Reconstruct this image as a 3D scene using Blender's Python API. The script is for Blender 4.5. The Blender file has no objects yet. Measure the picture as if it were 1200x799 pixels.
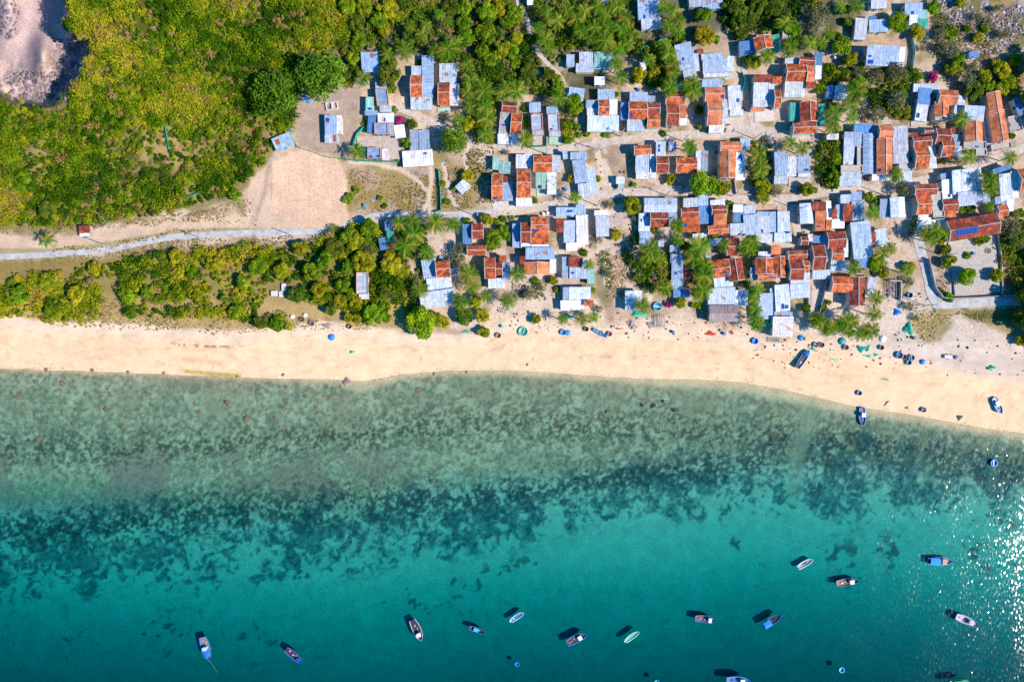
import bpy, math, random
import numpy as np
from mathutils import Vector, Matrix

scene = bpy.context.scene
# ---------------------------------------------------------------- camera, light, exposure
S, H = 0.30, 240.0                       # metres per photo pixel on the sea surface, flying height
cam_d = bpy.data.cameras.new('camera')
cam_d.sensor_width = 36.0
cam_d.lens = 24.0
cam_d.clip_start = 1.0
cam_d.clip_end = 6000.0
cam = bpy.data.objects.new('camera', cam_d)
scene.collection.objects.link(cam)
cam.location = (0, 0, H)
cam.rotation_euler = (0, 0, 0)
scene.camera = cam

SUN_EL, SUN_AZ = 42.0, -21.0             # azimuth counter-clockwise from +X
world = bpy.data.worlds.new('World')
scene.world = world
world.use_nodes = True
wn = world.node_tree
for n in list(wn.nodes): wn.nodes.remove(n)
wo = wn.nodes.new('ShaderNodeOutputWorld')
wb = wn.nodes.new('ShaderNodeBackground')
ws = wn.nodes.new('ShaderNodeTexSky')
wh = wn.nodes.new('ShaderNodeHueSaturation')
ws.sky_type = 'NISHITA'
ws.sun_disc = False
ws.sun_elevation = math.radians(SUN_EL)
ws.sun_rotation = math.radians(90 - SUN_AZ)
ws.air_density = 1.0
ws.dust_density = 0.3
ws.ozone_density = 3.0
wh.inputs['Saturation'].default_value = 2.05
wn.links.new(ws.outputs[0], wh.inputs['Color'])
wn.links.new(wh.outputs[0], wb.inputs['Color'])
wb.inputs['Strength'].default_value = 0.15
wn.links.new(wb.outputs[0], wo.inputs['Surface'])

sd = bpy.data.lights.new('sun', 'SUN')
sd.energy = 5.0
sd.angle = math.radians(0.5)
sd.color = (1.0, 0.92, 0.80)
sun = bpy.data.objects.new('sun', sd)
scene.collection.objects.link(sun)
_e, _a = math.radians(SUN_EL), math.radians(SUN_AZ)
_dir = Vector((math.cos(_e) * math.cos(_a), math.cos(_e) * math.sin(_a), math.sin(_e)))
sun.rotation_euler = _dir.to_track_quat('Z', 'Y').to_euler()
sun.location = _dir * 400

vs = scene.view_settings
vs.view_transform = 'Standard'
vs.look = 'None'
vs.exposure = 0.42
vs.gamma = 1.0
vs.use_curve_mapping = False
scene.cycles.max_bounces = 6
scene.cycles.transparent_max_bounces = 12
scene.cycles.diffuse_bounces = 3
scene.cycles.sample_clamp_indirect = 4.0
scene.cycles.use_denoising = False

# ---------------------------------------------------------------- helpers
col = scene.collection
rnd = random.Random(7)
RS = np.random.RandomState(11)

def tag(o, label=None, cat=None, group=None, kind=None):
    if label: o['label'] = label
    if cat: o['category'] = cat
    if group: o['group'] = group
    if kind: o['kind'] = kind
    return o

def empty(name, loc, rz=0.0, label=None, cat=None, group=None):
    o = bpy.data.objects.new(name, None)
    o.empty_display_size = 0.5
    o.location = loc
    o.rotation_euler = (0, 0, rz)
    col.objects.link(o)
    return tag(o, label, cat, group)

def mesh_np(name, V, F, mat, parent=None, smooth=False, attr=None):
    """V (n,3), F (m,4) or list of lists"""
    me = bpy.data.meshes.new(name)
    if isinstance(F, np.ndarray):
        k = F.shape[1]
        me.vertices.add(len(V))
        me.vertices.foreach_set('co', np.asarray(V, np.float32).ravel())
        me.loops.add(F.size)
        me.loops.foreach_set('vertex_index', F.astype(np.int32).ravel())
        me.polygons.add(len(F))
        me.polygons.foreach_set('loop_start', np.arange(0, F.size, k, dtype=np.int32))
        me.polygons.foreach_set('loop_total', np.full(len(F), k, np.int32))
        me.update(calc_edges=True)
    else:
        me.from_pydata([tuple(v) for v in V], [], [tuple(f) for f in F])
        me.update()
    if smooth:
        me.polygons.foreach_set('use_smooth', np.ones(len(me.polygons), bool))
    if attr is not None:                # per-vertex colour
        a = me.color_attributes.new('tint', 'FLOAT_COLOR', 'POINT')
        c = np.ones((len(V), 4), np.float32); c[:, :attr.shape[1]] = attr
        a.data.foreach_set('color', c.ravel())
    me.materials.append(mat)
    o = bpy.data.objects.new(name, me)
    col.objects.link(o)
    if parent is not None: o.parent = parent
    return o

class MB:
    """collects boxes, rings and free faces, then links them as one mesh"""
    def __init__(s): s.v = []; s.f = []
    def quad(s, *p):
        b = len(s.v); s.v += [tuple(q) for q in p]; s.f.append(tuple(range(b, b + len(p)))); return s
    def box(s, x0, y0, z0, x1, y1, z1):
        b = len(s.v)
        s.v += [(x0,y0,z0),(x1,y0,z0),(x1,y1,z0),(x0,y1,z0),(x0,y0,z1),(x1,y0,z1),(x1,y1,z1),(x0,y1,z1)]
        s.f += [(b,b+3,b+2,b+1),(b+4,b+5,b+6,b+7),(b,b+1,b+5,b+4),(b+1,b+2,b+6,b+5),(b+2,b+3,b+7,b+6),(b+3,b,b+4,b+7)]
        return s
    def tube(s, pts, rads, n=8, cap=True):
        b0 = len(s.v); pts = [Vector(p) for p in pts]
        for i, p in enumerate(pts):
            d = (pts[min(i+1, len(pts)-1)] - pts[max(i-1, 0)]).normalized()
            u = d.orthogonal().normalized() if abs(d.z) < .95 else Vector((1, 0, 0))
            u = (u - d * u.dot(d)).normalized(); w = d.cross(u)
            for k in range(n):
                a = 2 * math.pi * k / n
                s.v.append(tuple(p + (u * math.cos(a) + w * math.sin(a)) * rads[i]))
        for i in range(len(pts) - 1):
            for k in range(n):
                a, b_ = b0 + i*n + k, b0 + i*n + (k+1) % n
                s.f.append((a, b_, b_ + n, a + n))
        if cap:
            s.f.append(tuple(range(b0 + n - 1, b0 - 1, -1)))
            s.f.append(tuple(range(b0 + (len(pts)-1)*n, b0 + len(pts)*n)))
        return s
    def lathe(s, prof, n=20, cx=0, cy=0):
        b0 = len(s.v)
        for r, z in prof:
            for k in range(n):
                a = 2*math.pi*k/n
                s.v.append((cx + r*math.cos(a), cy + r*math.sin(a), z))
        for i in range(len(prof)-1):
            for k in range(n):
                a, b_ = b0+i*n+k, b0+i*n+(k+1) % n
                s.f.append((a, b_, b_+n, a+n))
        return s
    def build(s, name, mat, parent=None, smooth=False):
        return mesh_np(name, s.v, s.f, mat, parent, smooth)

def W(px, py, z=0.0):
    """ground point of height z that the photo shows at pixel px, py"""
    k = S * (H - z) / H
    return Vector(((px - 600) * k, (399.5 - py) * k, z))

# ---- smooth value noise on numpy arrays
def _hash(ix, iy, seed):
    h = (ix.astype(np.int64) * 374761393 + iy.astype(np.int64) * 668265263 + seed * 974634777) & 0xFFFFFFFF
    h = ((h ^ (h >> 13)) * 1274126177) & 0xFFFFFFFF
    h = h ^ (h >> 16)
    return (h & 0xFFFF) / 65535.0
def vnoise(x, y, sc, seed=0):
    x = np.asarray(x, float) / sc; y = np.asarray(y, float) / sc
    ix = np.floor(x); iy = np.floor(y); fx = x - ix; fy = y - iy
    fx = fx*fx*(3-2*fx); fy = fy*fy*(3-2*fy)
    a = _hash(ix, iy, seed); b = _hash(ix+1, iy, seed); c = _hash(ix, iy+1, seed); d = _hash(ix+1, iy+1, seed)
    return (a*(1-fx)+b*fx)*(1-fy)+(c*(1-fx)+d*fx)*fy
def fbm(x, y, sc, seed=0, oct=4):
    r = 0; amp = 1; t = 0
    x = np.asarray(x, float); y = np.asarray(y, float); x, y = x*.81+y*.59, y*.81-x*.59
    for i in range(oct):
        x, y = x*.80+y*.60, y*.80-x*.60
        r = r + amp * vnoise(x, y, sc / 2**i, seed + i*17); t += amp; amp *= .55
    return r / t
def sstep(a, b, x):
    t = np.clip((np.asarray(x, float) - a) / (b - a), 0, 1); return t*t*(3-2*t)

SHX = [-400, 0, 100, 200, 300, 400, 425, 470, 530, 600, 650, 700, 760, 820, 870, 920, 1000, 1060, 1100, 1150, 1200, 1300, 1600]
SHY = [428, 431, 434, 438, 442, 444, 446, 438, 433, 433, 436, 440, 443, 444, 447, 456, 475, 484, 491, 500, 507, 522, 560]
def shore(px): return np.interp(px, SHX, SHY)
BTX = [-400, 0, 60, 100, 200, 260, 320, 380, 440, 480, 560, 600, 690, 760, 820, 880, 960, 1030, 1080, 1120, 1160, 1200, 1600]
BTY = [366, 369, 377, 377, 382, 388, 383, 377, 384, 389, 392, 372, 384, 380, 384, 396, 398, 400, 402, 398, 400, 404, 430]
def beachtop(px): return np.interp(px, BTX, BTY)

def poly_mask(px, py, poly):
    ins = np.zeros(np.shape(px), bool)
    n = len(poly)
    for i in range(n):
        x0, y0 = poly[i]; x1, y1 = poly[(i+1) % n]
        if y0 == y1: continue
        c = ((y0 > py) != (y1 > py)) & (px < (x1-x0)*(py-y0)/(y1-y0)+x0)
        ins ^= c
    return ins

QUARRY = [(-60,-60),(84,-60),(82,18),(84,44),(101,50),(98,82),(84,103),(70,116),(48,124),(22,120),(-8,102),(-60,100)]
def soft_poly(px, py, poly, feather, jit=6, seed=3):
    acc = 0
    jx = (fbm(px, py, 22, seed)-.5)*2*jit; jy = (fbm(px, py, 22, seed+9)-.5)*2*jit
    for k in range(8):
        a = k*math.pi/4
        for r in (.35, 1.0):
            acc = acc + poly_mask(px+jx+math.cos(a)*feather*r, py+jy+math.sin(a)*feather*r, poly)
    return acc/16.0

def height(px, py):
    px = np.asarray(px, float); py = np.asarray(py, float)
    t = shore(px) - py                                    # >0 on land
    land = 0.028*np.clip(t, 0, 62) + 0.012*np.clip(t-62, 0, 500)*.6
    hill = 27*np.exp(-(((px-60)/230.0)**2 + ((py-20)/170.0)**2)) * sstep(285, 200, py)
    qm = soft_poly(px, py, QUARRY, 5, 5)
    pit = -(hill-5.0)*qm
    pit = pit + qm*(7*np.exp(-(((px-50)/11.)**2+((py-66)/22.)**2)) + 8.0*np.exp(-(((px-8)/18.)**2+((py-10)/34.)**2)))
    rough = (fbm(px, py, 9, 5)-.5) * (0.12 + 1.8*qm*sstep(64, 90, py+px*.25))
    dep = 0.0
    s = -t
    s = s + np.interp(px, [500, 800, 1000, 1200], [0, 22, 55, 65])*sstep(8, 60, s)
    dep = -0.007*np.clip(s, 0, 14) - 0.0010*np.clip(s-14, 0, 110) - 0.0056*np.clip(s-124, 0, 110) - .0125*np.clip(s-234, 0, 170) - .002*np.clip(s-400,0,500)
    out = np.where(t > 0, land + hill + pit + rough*np.clip(t/60, 0, 1), dep)
    sandlot = soft_poly(px, py, [(316,188),(352,172),(396,186),(404,205),(407,262),(318,268),(296,262),(310,225)], 3, 2, 12)
    return out + sandlot*0.5*(t > 0)
def gz(px, py): return float(height(np.array([px]), np.array([py]))[0])

# ---------------------------------------------------------------- materials
def new_mat(name):
    m = bpy.data.materials.new(name); m.use_nodes = True
    nt = m.node_tree; b = nt.nodes['Principled BSDF']
    return m, nt, b
def noise_node(nt, scale, detail=4, rough=.6, coord='Object'):
    tc = nt.nodes.new('ShaderNodeNewGeometry'); n = nt.nodes.new('ShaderNodeTexNoise'); coord = 'Position'
    n.inputs['Scale'].default_value = scale; n.inputs['Detail'].default_value = detail
    n.inputs['Roughness'].default_value = rough
    nt.links.new(tc.outputs[coord], n.inputs['Vector'])
    return n
def ramp(nt, src, p0, c0, p1, c1, interp='LINEAR'):
    r = nt.nodes.new('ShaderNodeValToRGB')
    r.color_ramp.interpolation = interp
    r.color_ramp.elements[0].position = p0; r.color_ramp.elements[0].color = (*c0, 1)
    r.color_ramp.elements[1].position = p1; r.color_ramp.elements[1].color = (*c1, 1)
    nt.links.new(src, r.inputs['Fac']); return r
def mixc(nt, a, b, fac=1.0, mode='MULTIPLY'):
    m = nt.nodes.new('ShaderNodeMix'); m.data_type = 'RGBA'; m.blend_type = mode
    for sock, v in ((m.inputs[0], fac), (m.inputs[6], a), (m.inputs[7], b)):
        if hasattr(v, 'links') or isinstance(v, bpy.types.NodeSocket): nt.links.new(v, sock)
        elif isinstance(v, (int, float)): sock.default_value = v
        else: sock.default_value = (*v, 1)
    return m.outputs[2]

def plain(name, colr, rough=.6, var=.25, scale=3.0, spec=.3, metallic=0.0):
    m, nt, b = new_mat(name)
    n = noise_node(nt, scale)
    r = ramp(nt, n.outputs['Fac'], .3, tuple(c*(1-var) for c in colr), .7, tuple(min(1, c*(1+var)) for c in colr))
    nt.links.new(r.outputs[0], b.inputs['Base Color'])
    b.inputs['Roughness'].default_value = rough
    b.inputs['Specular IOR Level'].default_value = spec
    b.inputs['Metallic'].default_value = metallic
    return m

def tint_ground(name, rough=.95, fine=1.6, amt=.35, bump=.25):
    m, nt, b = new_mat(name)
    at = nt.nodes.new('ShaderNodeAttribute'); at.attribute_name = 'tint'
    n1 = noise_node(nt, fine, 6, .7); n2 = noise_node(nt, .22, 4, .6)
    r1 = ramp(nt, n1.outputs['Fac'], .3, (1-amt,)*3, .72, (1+amt*.6,)*3)
    r2 = ramp(nt, n2.outputs['Fac'], .3, (.86, .86, .86), .7, (1.12, 1.1, 1.08))
    c = mixc(nt, at.outputs['Color'], r1.outputs[0]); c = mixc(nt, c, r2.outputs[0])
    nt.links.new(c, b.inputs['Base Color'])
    bp = nt.nodes.new('ShaderNodeBump'); bp.inputs['Strength'].default_value = bump; bp.inputs['Distance'].default_value = .3
    nt.links.new(n1.outputs['Fac'], bp.inputs['Height']); nt.links.new(bp.outputs[0], b.inputs['Normal'])
    b.inputs['Roughness'].default_value = rough; b.inputs['Specular IOR Level'].default_value = .15
    return m

MG = tint_ground('ground_soil')
MSAND = tint_ground('beach_sand', fine=.9, amt=.07, bump=.12)
MBED = tint_ground('seabed', fine=1.3, amt=.28, bump=.0)

def leaf_mat(name, trans=.3):
    m = bpy.data.materials.new(name); m.use_nodes = True; nt = m.node_tree
    for n in list(nt.nodes): nt.nodes.remove(n)
    out = nt.nodes.new('ShaderNodeOutputMaterial'); d = nt.nodes.new('ShaderNodeBsdfDiffuse'); t = nt.nodes.new('ShaderNodeBsdfTranslucent')
    mx = nt.nodes.new('ShaderNodeMixShader'); mx.inputs[0].default_value = trans
    at = nt.nodes.new('ShaderNodeAttribute'); at.attribute_name = 'tint'
    oi = nt.nodes.new('ShaderNodeObjectInfo')
    c = mixc(nt, at.outputs['Color'], oi.outputs['Color'])
    nt.links.new(c, d.inputs[0]); c2 = mixc(nt, c, (1.1, 1.15, .5)); nt.links.new(c2, t.inputs[0])
    nt.links.new(d.outputs[0], mx.inputs[1]); nt.links.new(t.outputs[0], mx.inputs[2]); nt.links.new(mx.outputs[0], out.inputs[0])
    return m
MLEAF = leaf_mat('foliage')
MBARK = plain('bark', (.16, .12, .09), .9, .3, 4)
MPALMBARK = plain('palm_bark', (.24, .2, .16), .9, .3, 4)

def metal_roof():
    m, nt, b = new_mat('corrugated_metal')
    oi = nt.nodes.new('ShaderNodeObjectInfo')
    uv = nt.nodes.new('ShaderNodeUVMap'); uv.uv_map = 'UVMap'
    sp = nt.nodes.new('ShaderNodeSeparateXYZ'); nt.links.new(uv.outputs[0], sp.inputs[0])
    def wave(scale):
        cm = nt.nodes.new('ShaderNodeMath'); cm.operation = 'MULTIPLY'; cm.inputs[1].default_value = scale
        nt.links.new(sp.outputs['X'], cm.inputs[0])
        s_ = nt.nodes.new('ShaderNodeMath'); s_.operation = 'SINE'; nt.links.new(cm.outputs[0], s_.inputs[0]); return s_.outputs[0]
    w1 = wave(2*math.pi/.9); w2 = wave(2*math.pi/.25)
    # sheet-to-sheet tone: a voronoi stretched along the slope
    cb = nt.nodes.new('ShaderNodeTexBrick'); nt.links.new(uv.outputs[0], cb.inputs['Vector'])
    cb.inputs['Scale'].default_value = 1.0; cb.inputs['Brick Width'].default_value = 1.1; cb.inputs['Row Height'].default_value = 2.6
    cb.inputs['Mortar Size'].default_value = .03; cb.offset = 0
    cb.inputs['Color1'].default_value = (.86, .88, .92, 1); cb.inputs['Color2'].default_value = (1.1, 1.08, 1.06, 1); cb.inputs['Mortar'].default_value = (.72, .72, .75, 1)
    n = noise_node(nt, .9, 5, .65); n3 = noise_node(nt, .35, 4, .6)
    streak = nt.nodes.new('ShaderNodeTexNoise'); mp = nt.nodes.new('ShaderNodeMapping'); mp.inputs['Scale'].default_value = (3, .4, 1)
    wp = nt.nodes.new('ShaderNodeVectorMath'); wp.operation = 'ADD'; nt.links.new(uv.outputs[0], wp.inputs[0]); nt.links.new(oi.outputs['Location'], wp.inputs[1])
    nt.links.new(wp.outputs[0], mp.inputs[0]); nt.links.new(mp.outputs[0], streak.inputs['Vector']); streak.inputs['Scale'].default_value = 1.0
    r = ramp(nt, n.outputs['Fac'], .32, (.70, .70, .72), .68, (1.12, 1.11, 1.10))
    rs = ramp(nt, streak.outputs['Fac'], .35, (.76, .74, .73), .6, (1.05, 1.05, 1.05))
    c = mixc(nt, oi.outputs['Color'], cb.outputs['Color']); c = mixc(nt, c, r.outputs[0]); c = mixc(nt, c, rs.outputs[0])
    # rust patches, amount per roof from the object's random number
    th = nt.nodes.new('ShaderNodeMapRange'); th.inputs[1].default_value = 0; th.inputs[2].default_value = 1; th.inputs[3].default_value = .72; th.inputs[4].default_value = .58
    nt.links.new(oi.outputs['Random'], th.inputs[0])
    sb = nt.nodes.new('ShaderNodeMath'); sb.operation = 'SUBTRACT'; nt.links.new(n3.outputs['Fac'], sb.inputs[0]); nt.links.new(th.outputs[0], sb.inputs[1])
    ml = nt.nodes.new('ShaderNodeMath'); ml.operation = 'MULTIPLY'; ml.use_clamp = True; ml.inputs[1].default_value = 14; nt.links.new(sb.outputs[0], ml.inputs[0])
    c = mixc(nt, c, (.3, .13, .07), ml.outputs[0], 'MIX')
    nt.links.new(c, b.inputs['Base Color'])
    b.inputs['Roughness'].default_value = .5; b.inputs['Specular IOR Level'].default_value = .35
    ad = nt.nodes.new('ShaderNodeMath'); ad.operation = 'ADD'; nt.links.new(w1, ad.inputs[0]); nt.links.new(w2, ad.inputs[1])
    bp = nt.nodes.new('ShaderNodeBump'); bp.inputs['Strength'].default_value = .5; bp.inputs['Distance'].default_value = .04
    nt.links.new(ad.outputs[0], bp.inputs['Height']); nt.links.new(bp.outputs[0], b.inputs['Normal'])
    return m
def tile_roof():
    m, nt, b = new_mat('clay_tiles')
    oi = nt.nodes.new('ShaderNodeObjectInfo')
    uv = nt.nodes.new('ShaderNodeUVMap'); uv.uv_map = 'UVMap'
    br = nt.nodes.new('ShaderNodeTexBrick'); nt.links.new(uv.outputs[0], br.inputs['Vector'])
    br.inputs['Scale'].default_value = 1; br.inputs['Brick Width'].default_value = .3; br.inputs['Row Height'].default_value = .34
    br.inputs['Mortar Size'].default_value = .02
    br.inputs['Color1'].default_value = (.8, .78, .75, 1); br.inputs['Color2'].default_value = (1.15, 1.12, 1.1, 1); br.inputs['Mortar'].default_value = (.55, .5, .5, 1)
    n = noise_node(nt, .75, 5, .8); n2 = noise_node(nt, .4, 4, .6)
    c = mixc(nt, oi.outputs['Color'], br.outputs['Color'])
    r2 = ramp(nt, n2.outputs['Fac'], .34, (.52, .46, .44), .64, (1.18, 1.2, 1.2)); c = mixc(nt, c, r2.outputs[0])
    # dark lichen speckle, stronger where the object's alpha is high
    k = ramp(nt, n.outputs['Fac'], .47, (0, 0, 0), .56, (1, 1, 1))
    ml = nt.nodes.new('ShaderNodeMath'); ml.operation = 'MULTIPLY'; nt.links.new(k.outputs[0], ml.inputs[0]); nt.links.new(oi.outputs['Alpha'], ml.inputs[1])
    c = mixc(nt, c, (.085, .03, .022), ml.outputs[0], 'MIX')
    nt.links.new(c, b.inputs['Base Color']); b.inputs['Roughness'].default_value = .8; b.inputs['Specular IOR Level'].default_value = .2
    bp = nt.nodes.new('ShaderNodeBump'); bp.inputs['Strength'].default_value = .5; bp.inputs['Distance'].default_value = .06
    nt.links.new(br.outputs['Fac'], bp.inputs['Height']); bp.invert = True; nt.links.new(bp.outputs[0], b.inputs['Normal'])
    return m
MMETAL = metal_roof(); MTILE = tile_roof()
def objcol(name, rough=.6, spec=.3, var=.2, scale=2.5):
    m, nt, b = new_mat(name); oi = nt.nodes.new('ShaderNodeObjectInfo')
    n = noise_node(nt, scale, 5, .65); r = ramp(nt, n.outputs['Fac'], .3, (1-var,)*3, .7, (1+var*.5,)*3)
    nt.links.new(mixc(nt, oi.outputs['Color'], r.outputs[0]), b.inputs['Base Color'])
    b.inputs['Roughness'].default_value = rough; b.inputs['Specular IOR Level'].default_value = spec
    return m
MPAINT = objcol('paint', .5, .4, .14)
MCONC = objcol('concrete', .9, .2, .28, 1.2)
MCLOTH = objcol('cloth', .85, .2, .3, 1.5)
MWALL = objcol('plaster', .9, .2, .22, .8)
MTRIM = plain('white_trim', (.50, .42, .38), .8, .25, 1.5)
MDOOR = plain('blue_door', (.06, .16, .35), .6, .2)
MFRAME = plain('window_frame', (.5, .45, .38), .6, .2)
MGLASS = plain('dark_glass', (.02, .035, .05), .15, .2, 2, .6)
MSOLAR = plain('solar_cells', (.012, .05, .25), .65, .2, 3, .15)
MWOOD = plain('weathered_wood', (.22, .15, .1), .85, .35, 3)
MROCK = plain('rock', (.22, .16, .15), .95, .4, 1.2)
MNET = plain('green_net', (.02, .32, .2), .9, .3, 4)
MASPH = plain('concrete_road', (.44, .42, .41), .9, .26, .45)
MRUB = plain('rubber', (.02, .02, .022), .8, .1)
# ---------------------------------------------------------------- terrain: land, beach, seabed, water
def grid(pxs, pys):
    PX, PY = np.meshgrid(pxs, pys)
    Z = height(PX, PY)
    k = S * (H - Z) / H
    V = np.stack([(PX-600)*k, (399.5-PY)*k, Z], -1)
    return PX, PY, V
def sheet(name, PX, PY, V, keep, colr, mat, kind='structure', smooth=True):
    ny, nx = PX.shape
    idx = np.arange(ny*nx).reshape(ny, nx)
    F = np.stack([idx[1:, :-1], idx[1:, 1:], idx[:-1, 1:], idx[:-1, :-1]], -1).reshape(-1, 4)
    F = F[keep[:-1, :-1].ravel()]
    used = np.unique(F); remap = np.zeros(ny*nx, np.int64); remap[used] = np.arange(len(used))
    o = mesh_np(name, V.reshape(-1, 3)[used], remap[F], mat, None, smooth, colr.reshape(-1, 3)[used])
    return tag(o, kind=kind)

def lerp(c, new, m): return c*(1-m[..., None]) + np.array(new)*m[..., None]
def line_mask(px, py, pts, w, feather=2.0):
    d = np.full(np.shape(px), 1e9)
    for (x0, y0), (x1, y1) in zip(pts[:-1], pts[1:]):
        L = (x1-x0)**2 + (y1-y0)**2
        t = np.clip(((px-x0)*(x1-x0)+(py-y0)*(y1-y0))/L, 0, 1)
        d = np.minimum(d, np.hypot(px-x0-t*(x1-x0), py-y0-t*(y1-y0)))
    return 1 - sstep(w-feather*.5, w+feather*.5, d + (fbm(px, py, 7, 77)-.5)*2)

DIRT_TRACK = [(-60,284),(0,284),(60,288),(110,281),(160,272),(200,266),(250,260),(300,258),(330,262),(345,268)]
SOFT_PATHS = [([(410,190),(440,192),(470,199),(490,212),(503,226),(502,238),(494,248)],1.8),
              ([(505,196),(506,215),(503,228),(504,248)],2.0), ([(520,193),(525,215),(529,232),(536,243)],1.8),
              ([(697,165),(703,190),(707,205)],3), ([(708,190),(722,225)],3), ([(701,255),(705,300),(712,330)],4),
              ([(700,252),(745,240)],5), ([(553,160),(546,185),(548,200)],3), ([(1082,255),(1060,268)],6), ([(745,290),(762,350)],3)]
def land_colour(px, py):
    n1 = fbm(px, py, 30, 21); n2 = fbm(px, py, 9, 22); n3 = fbm(px, py, 70, 23)
    c = np.ones(px.shape + (3,)) * np.array((.49, .345, .235))
    c = c * (0.72 + .5*n2)[..., None]
    c = lerp(c, (.25, .17, .12), sstep(.52, .7, n1)*.55)
    c = lerp(c, (.66, .53, .43), sstep(.46, .62, fbm(px, py, 18, 31))*.6)
    # olive weeds through the yards
    c = lerp(c, (.19, .17, .05), sstep(.54, .68, fbm(px, py, 20, 41))*.7)
    # wooded ground at the top
    top = soft_poly(px, py, [(400,-60),(1010,-60),(1010,40),(940,70),(880,30),(800,60),(725,70),(700,130),(640,140),(600,60),(560,95),(520,60),(480,70),(440,60),(425,90),(405,90)], 10, 12)
    c = lerp(c, (.07, .075, .03), top*.85*sstep(.30, .52, n1+.12*n2))
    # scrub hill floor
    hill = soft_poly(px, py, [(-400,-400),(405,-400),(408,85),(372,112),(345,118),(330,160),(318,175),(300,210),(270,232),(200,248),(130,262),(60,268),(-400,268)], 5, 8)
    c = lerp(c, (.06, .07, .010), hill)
    c = lerp(c, (.34, .25, .10), hill*sstep(.45, .6, n1)*sstep(60, 180, py)*.9)
    c = lerp(c, (.28, .20, .08), hill*sstep(.5, .62, n2)*.7)
    c = lerp(c, (.20, .085, .03), hill*sstep(.6, .72, fbm(px, py, 14, 55))*.5)
    # coastal belt floor
    belt = soft_poly(px, py, [(-400,306),(0,306),(120,300),(220,290),(330,284),(360,284),(430,262),(478,262),(480,300),(478,340),(490,388),(430,382),(380,374),(320,384),(260,386),(200,380),(60,376),(-400,370)], 4, 6)
    c = lerp(c, (.27, .20, .065), belt)
    c = lerp(c, (.46, .31, .13), belt*sstep(335, 362, py)*sstep(.30, .5, n1+.1)*.95)
    # vacant lot of dry grass
    lot = soft_poly(px, py, [(404,198),(470,200),(512,196),(560,190),(560,247),(404,250)], 4, 5)
    c = lerp(c, (.33, .235, .09), lot); c = lerp(c, (.42, .30, .22), lot*sstep(.48, .62, fbm(px, py, 16, 61)))
    c = lerp(c, (.36, .30, .30), lot*sstep(.66, .74, n2))
    # flat cleared yard of the far left house
    yard = soft_poly(px, py, [(345,120),(400,100),(408,80),(425,95),(418,150),(416,186),(350,172),(333,140)], 3, 3)
    c = lerp(c, (.36, .27, .215), yard*.9)
    # cleared sand lot
    sl = soft_poly(px, py, [(316,188),(352,172),(396,186),(404,205),(407,262),(345,270),(318,268),(296,262),(310,225)], 2.5, 2, 12)
    c = lerp(c, (.66, .44, .30), sl)
    c = c*(1 + (sl*.16*(vnoise(px*3.2, py*.22, 6, 301)-.5)))[..., None]
    c = lerp(c, (.36, .25, .2), line_mask(px, py, [(318,192),(318,225),(316,248),(305,252)], 1.2, 2)*.7)
    sl2 = soft_poly(px, py, [(296,206),(318,190),(318,262),(290,258),(286,240)], 3, 6)
    c = lerp(c, (.60, .42, .30), sl2*.9)
    c = lerp(c, (.60, .43, .30), line_mask(px, py, DIRT_TRACK, 9, 6))
    c = lerp(c, (.34, .27, .12), line_mask(px, py, [(0,293),(60,294),(110,288),(165,279),(215,271),(280,269)], 2.5, 3)*.85)
    for pts, w in SOFT_PATHS: c = lerp(c, (.64, .50, .38), line_mask(px, py, pts, w+.6, 2.5)*.95)
    # quarry
    q = soft_poly(px, py, QUARRY, 3, 5)
    c = lerp(c, (.46, .34, .34), q)
    c = lerp(c, (.60, .43, .37), q*sstep(.54, .66, fbm(px, py, 26, 71)))
    c = lerp(c, (.22, .19, .20), q*sstep(.5, .6, fbm(px, py, 8, 72))*sstep(70, 92, py + px*.3)*.8)
    # dry rubble slope top right
    rub = soft_poly(px, py, [(1092,-60),(1700,-60),(1700,110),(1180,100),(1140,60),(1120,70),(1092,30)], 6, 10)
    c = lerp(c, (.36, .29, .26), rub)
    c = lerp(c, (.33, .22, .09), rub*sstep(.5, .62, fbm(px, py, 32, 81)))
    c = lerp(c, (.17, .16, .05), rub*sstep(.56, .66, fbm(px, py, 20, 83)))
    c = lerp(c, (.15, .12, .13), rub*sstep(.58, .66, fbm(px, py, 7, 82))*.8)
    c = lerp(c, (.50, .38, .32), line_mask(px, py, [(1120,44),(1150,60),(1165,72),(1200,62),(1260,60)], 5, 5)*.8)
    # paved yard by the solar-panel house, scrub to its right
    c = lerp(c, (.36, .26, .17), soft_poly(px, py, [(1168,265),(1300,265),(1300,345),(1172,345)], 3, 4))
    # grassy strip and pale foreshore to the right
    gr = soft_poly(px, py, [(1060,352),(1112,362),(1200,358),(1700,358),(1700,402),(1180,392),(1120,366),(1096,398),(1076,400),(1062,372)], 4, 6)
    c = lerp(c, (.36, .26, .10), gr*.85)
    c = lerp(c, (.09, .10, .03), soft_poly(px, py, [(1125,362),(1195,360),(1240,372),(1182,376),(1140,374)], 3, 5)*.8)
    far = np.maximum.reduce([sstep(-90, -160, px), sstep(1290, 1360, px), sstep(-90, -160, py)])
    c = lerp(c, (.12, .13, .035), far)
    # beach sand
    bt = beachtop(px) + (fbm(px, py, 12, 91)-.5)*8
    s = sstep(-3, 3, py - bt)
    front = soft_poly(px, py, [(560,392),(575,360),(600,352),(640,350),(700,350),(712,378),(735,376),(775,372),(800,360),(840,384),(880,384),(950,352),(965,330),(985,350),(1030,362),(1060,352),(1070,330),(1100,362),(1062,376),(1080,402),(1100,402),(1122,374),(1148,376),(1185,396),(1600,420),(1600,460),(560,430)], 4, 5)
    s2 = np.maximum(s, front*.9)
    sand = np.ones(c.shape)*np.array((.79, .53, .32))
    sand = sand*(0.95+.10*n3)[..., None]
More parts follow.
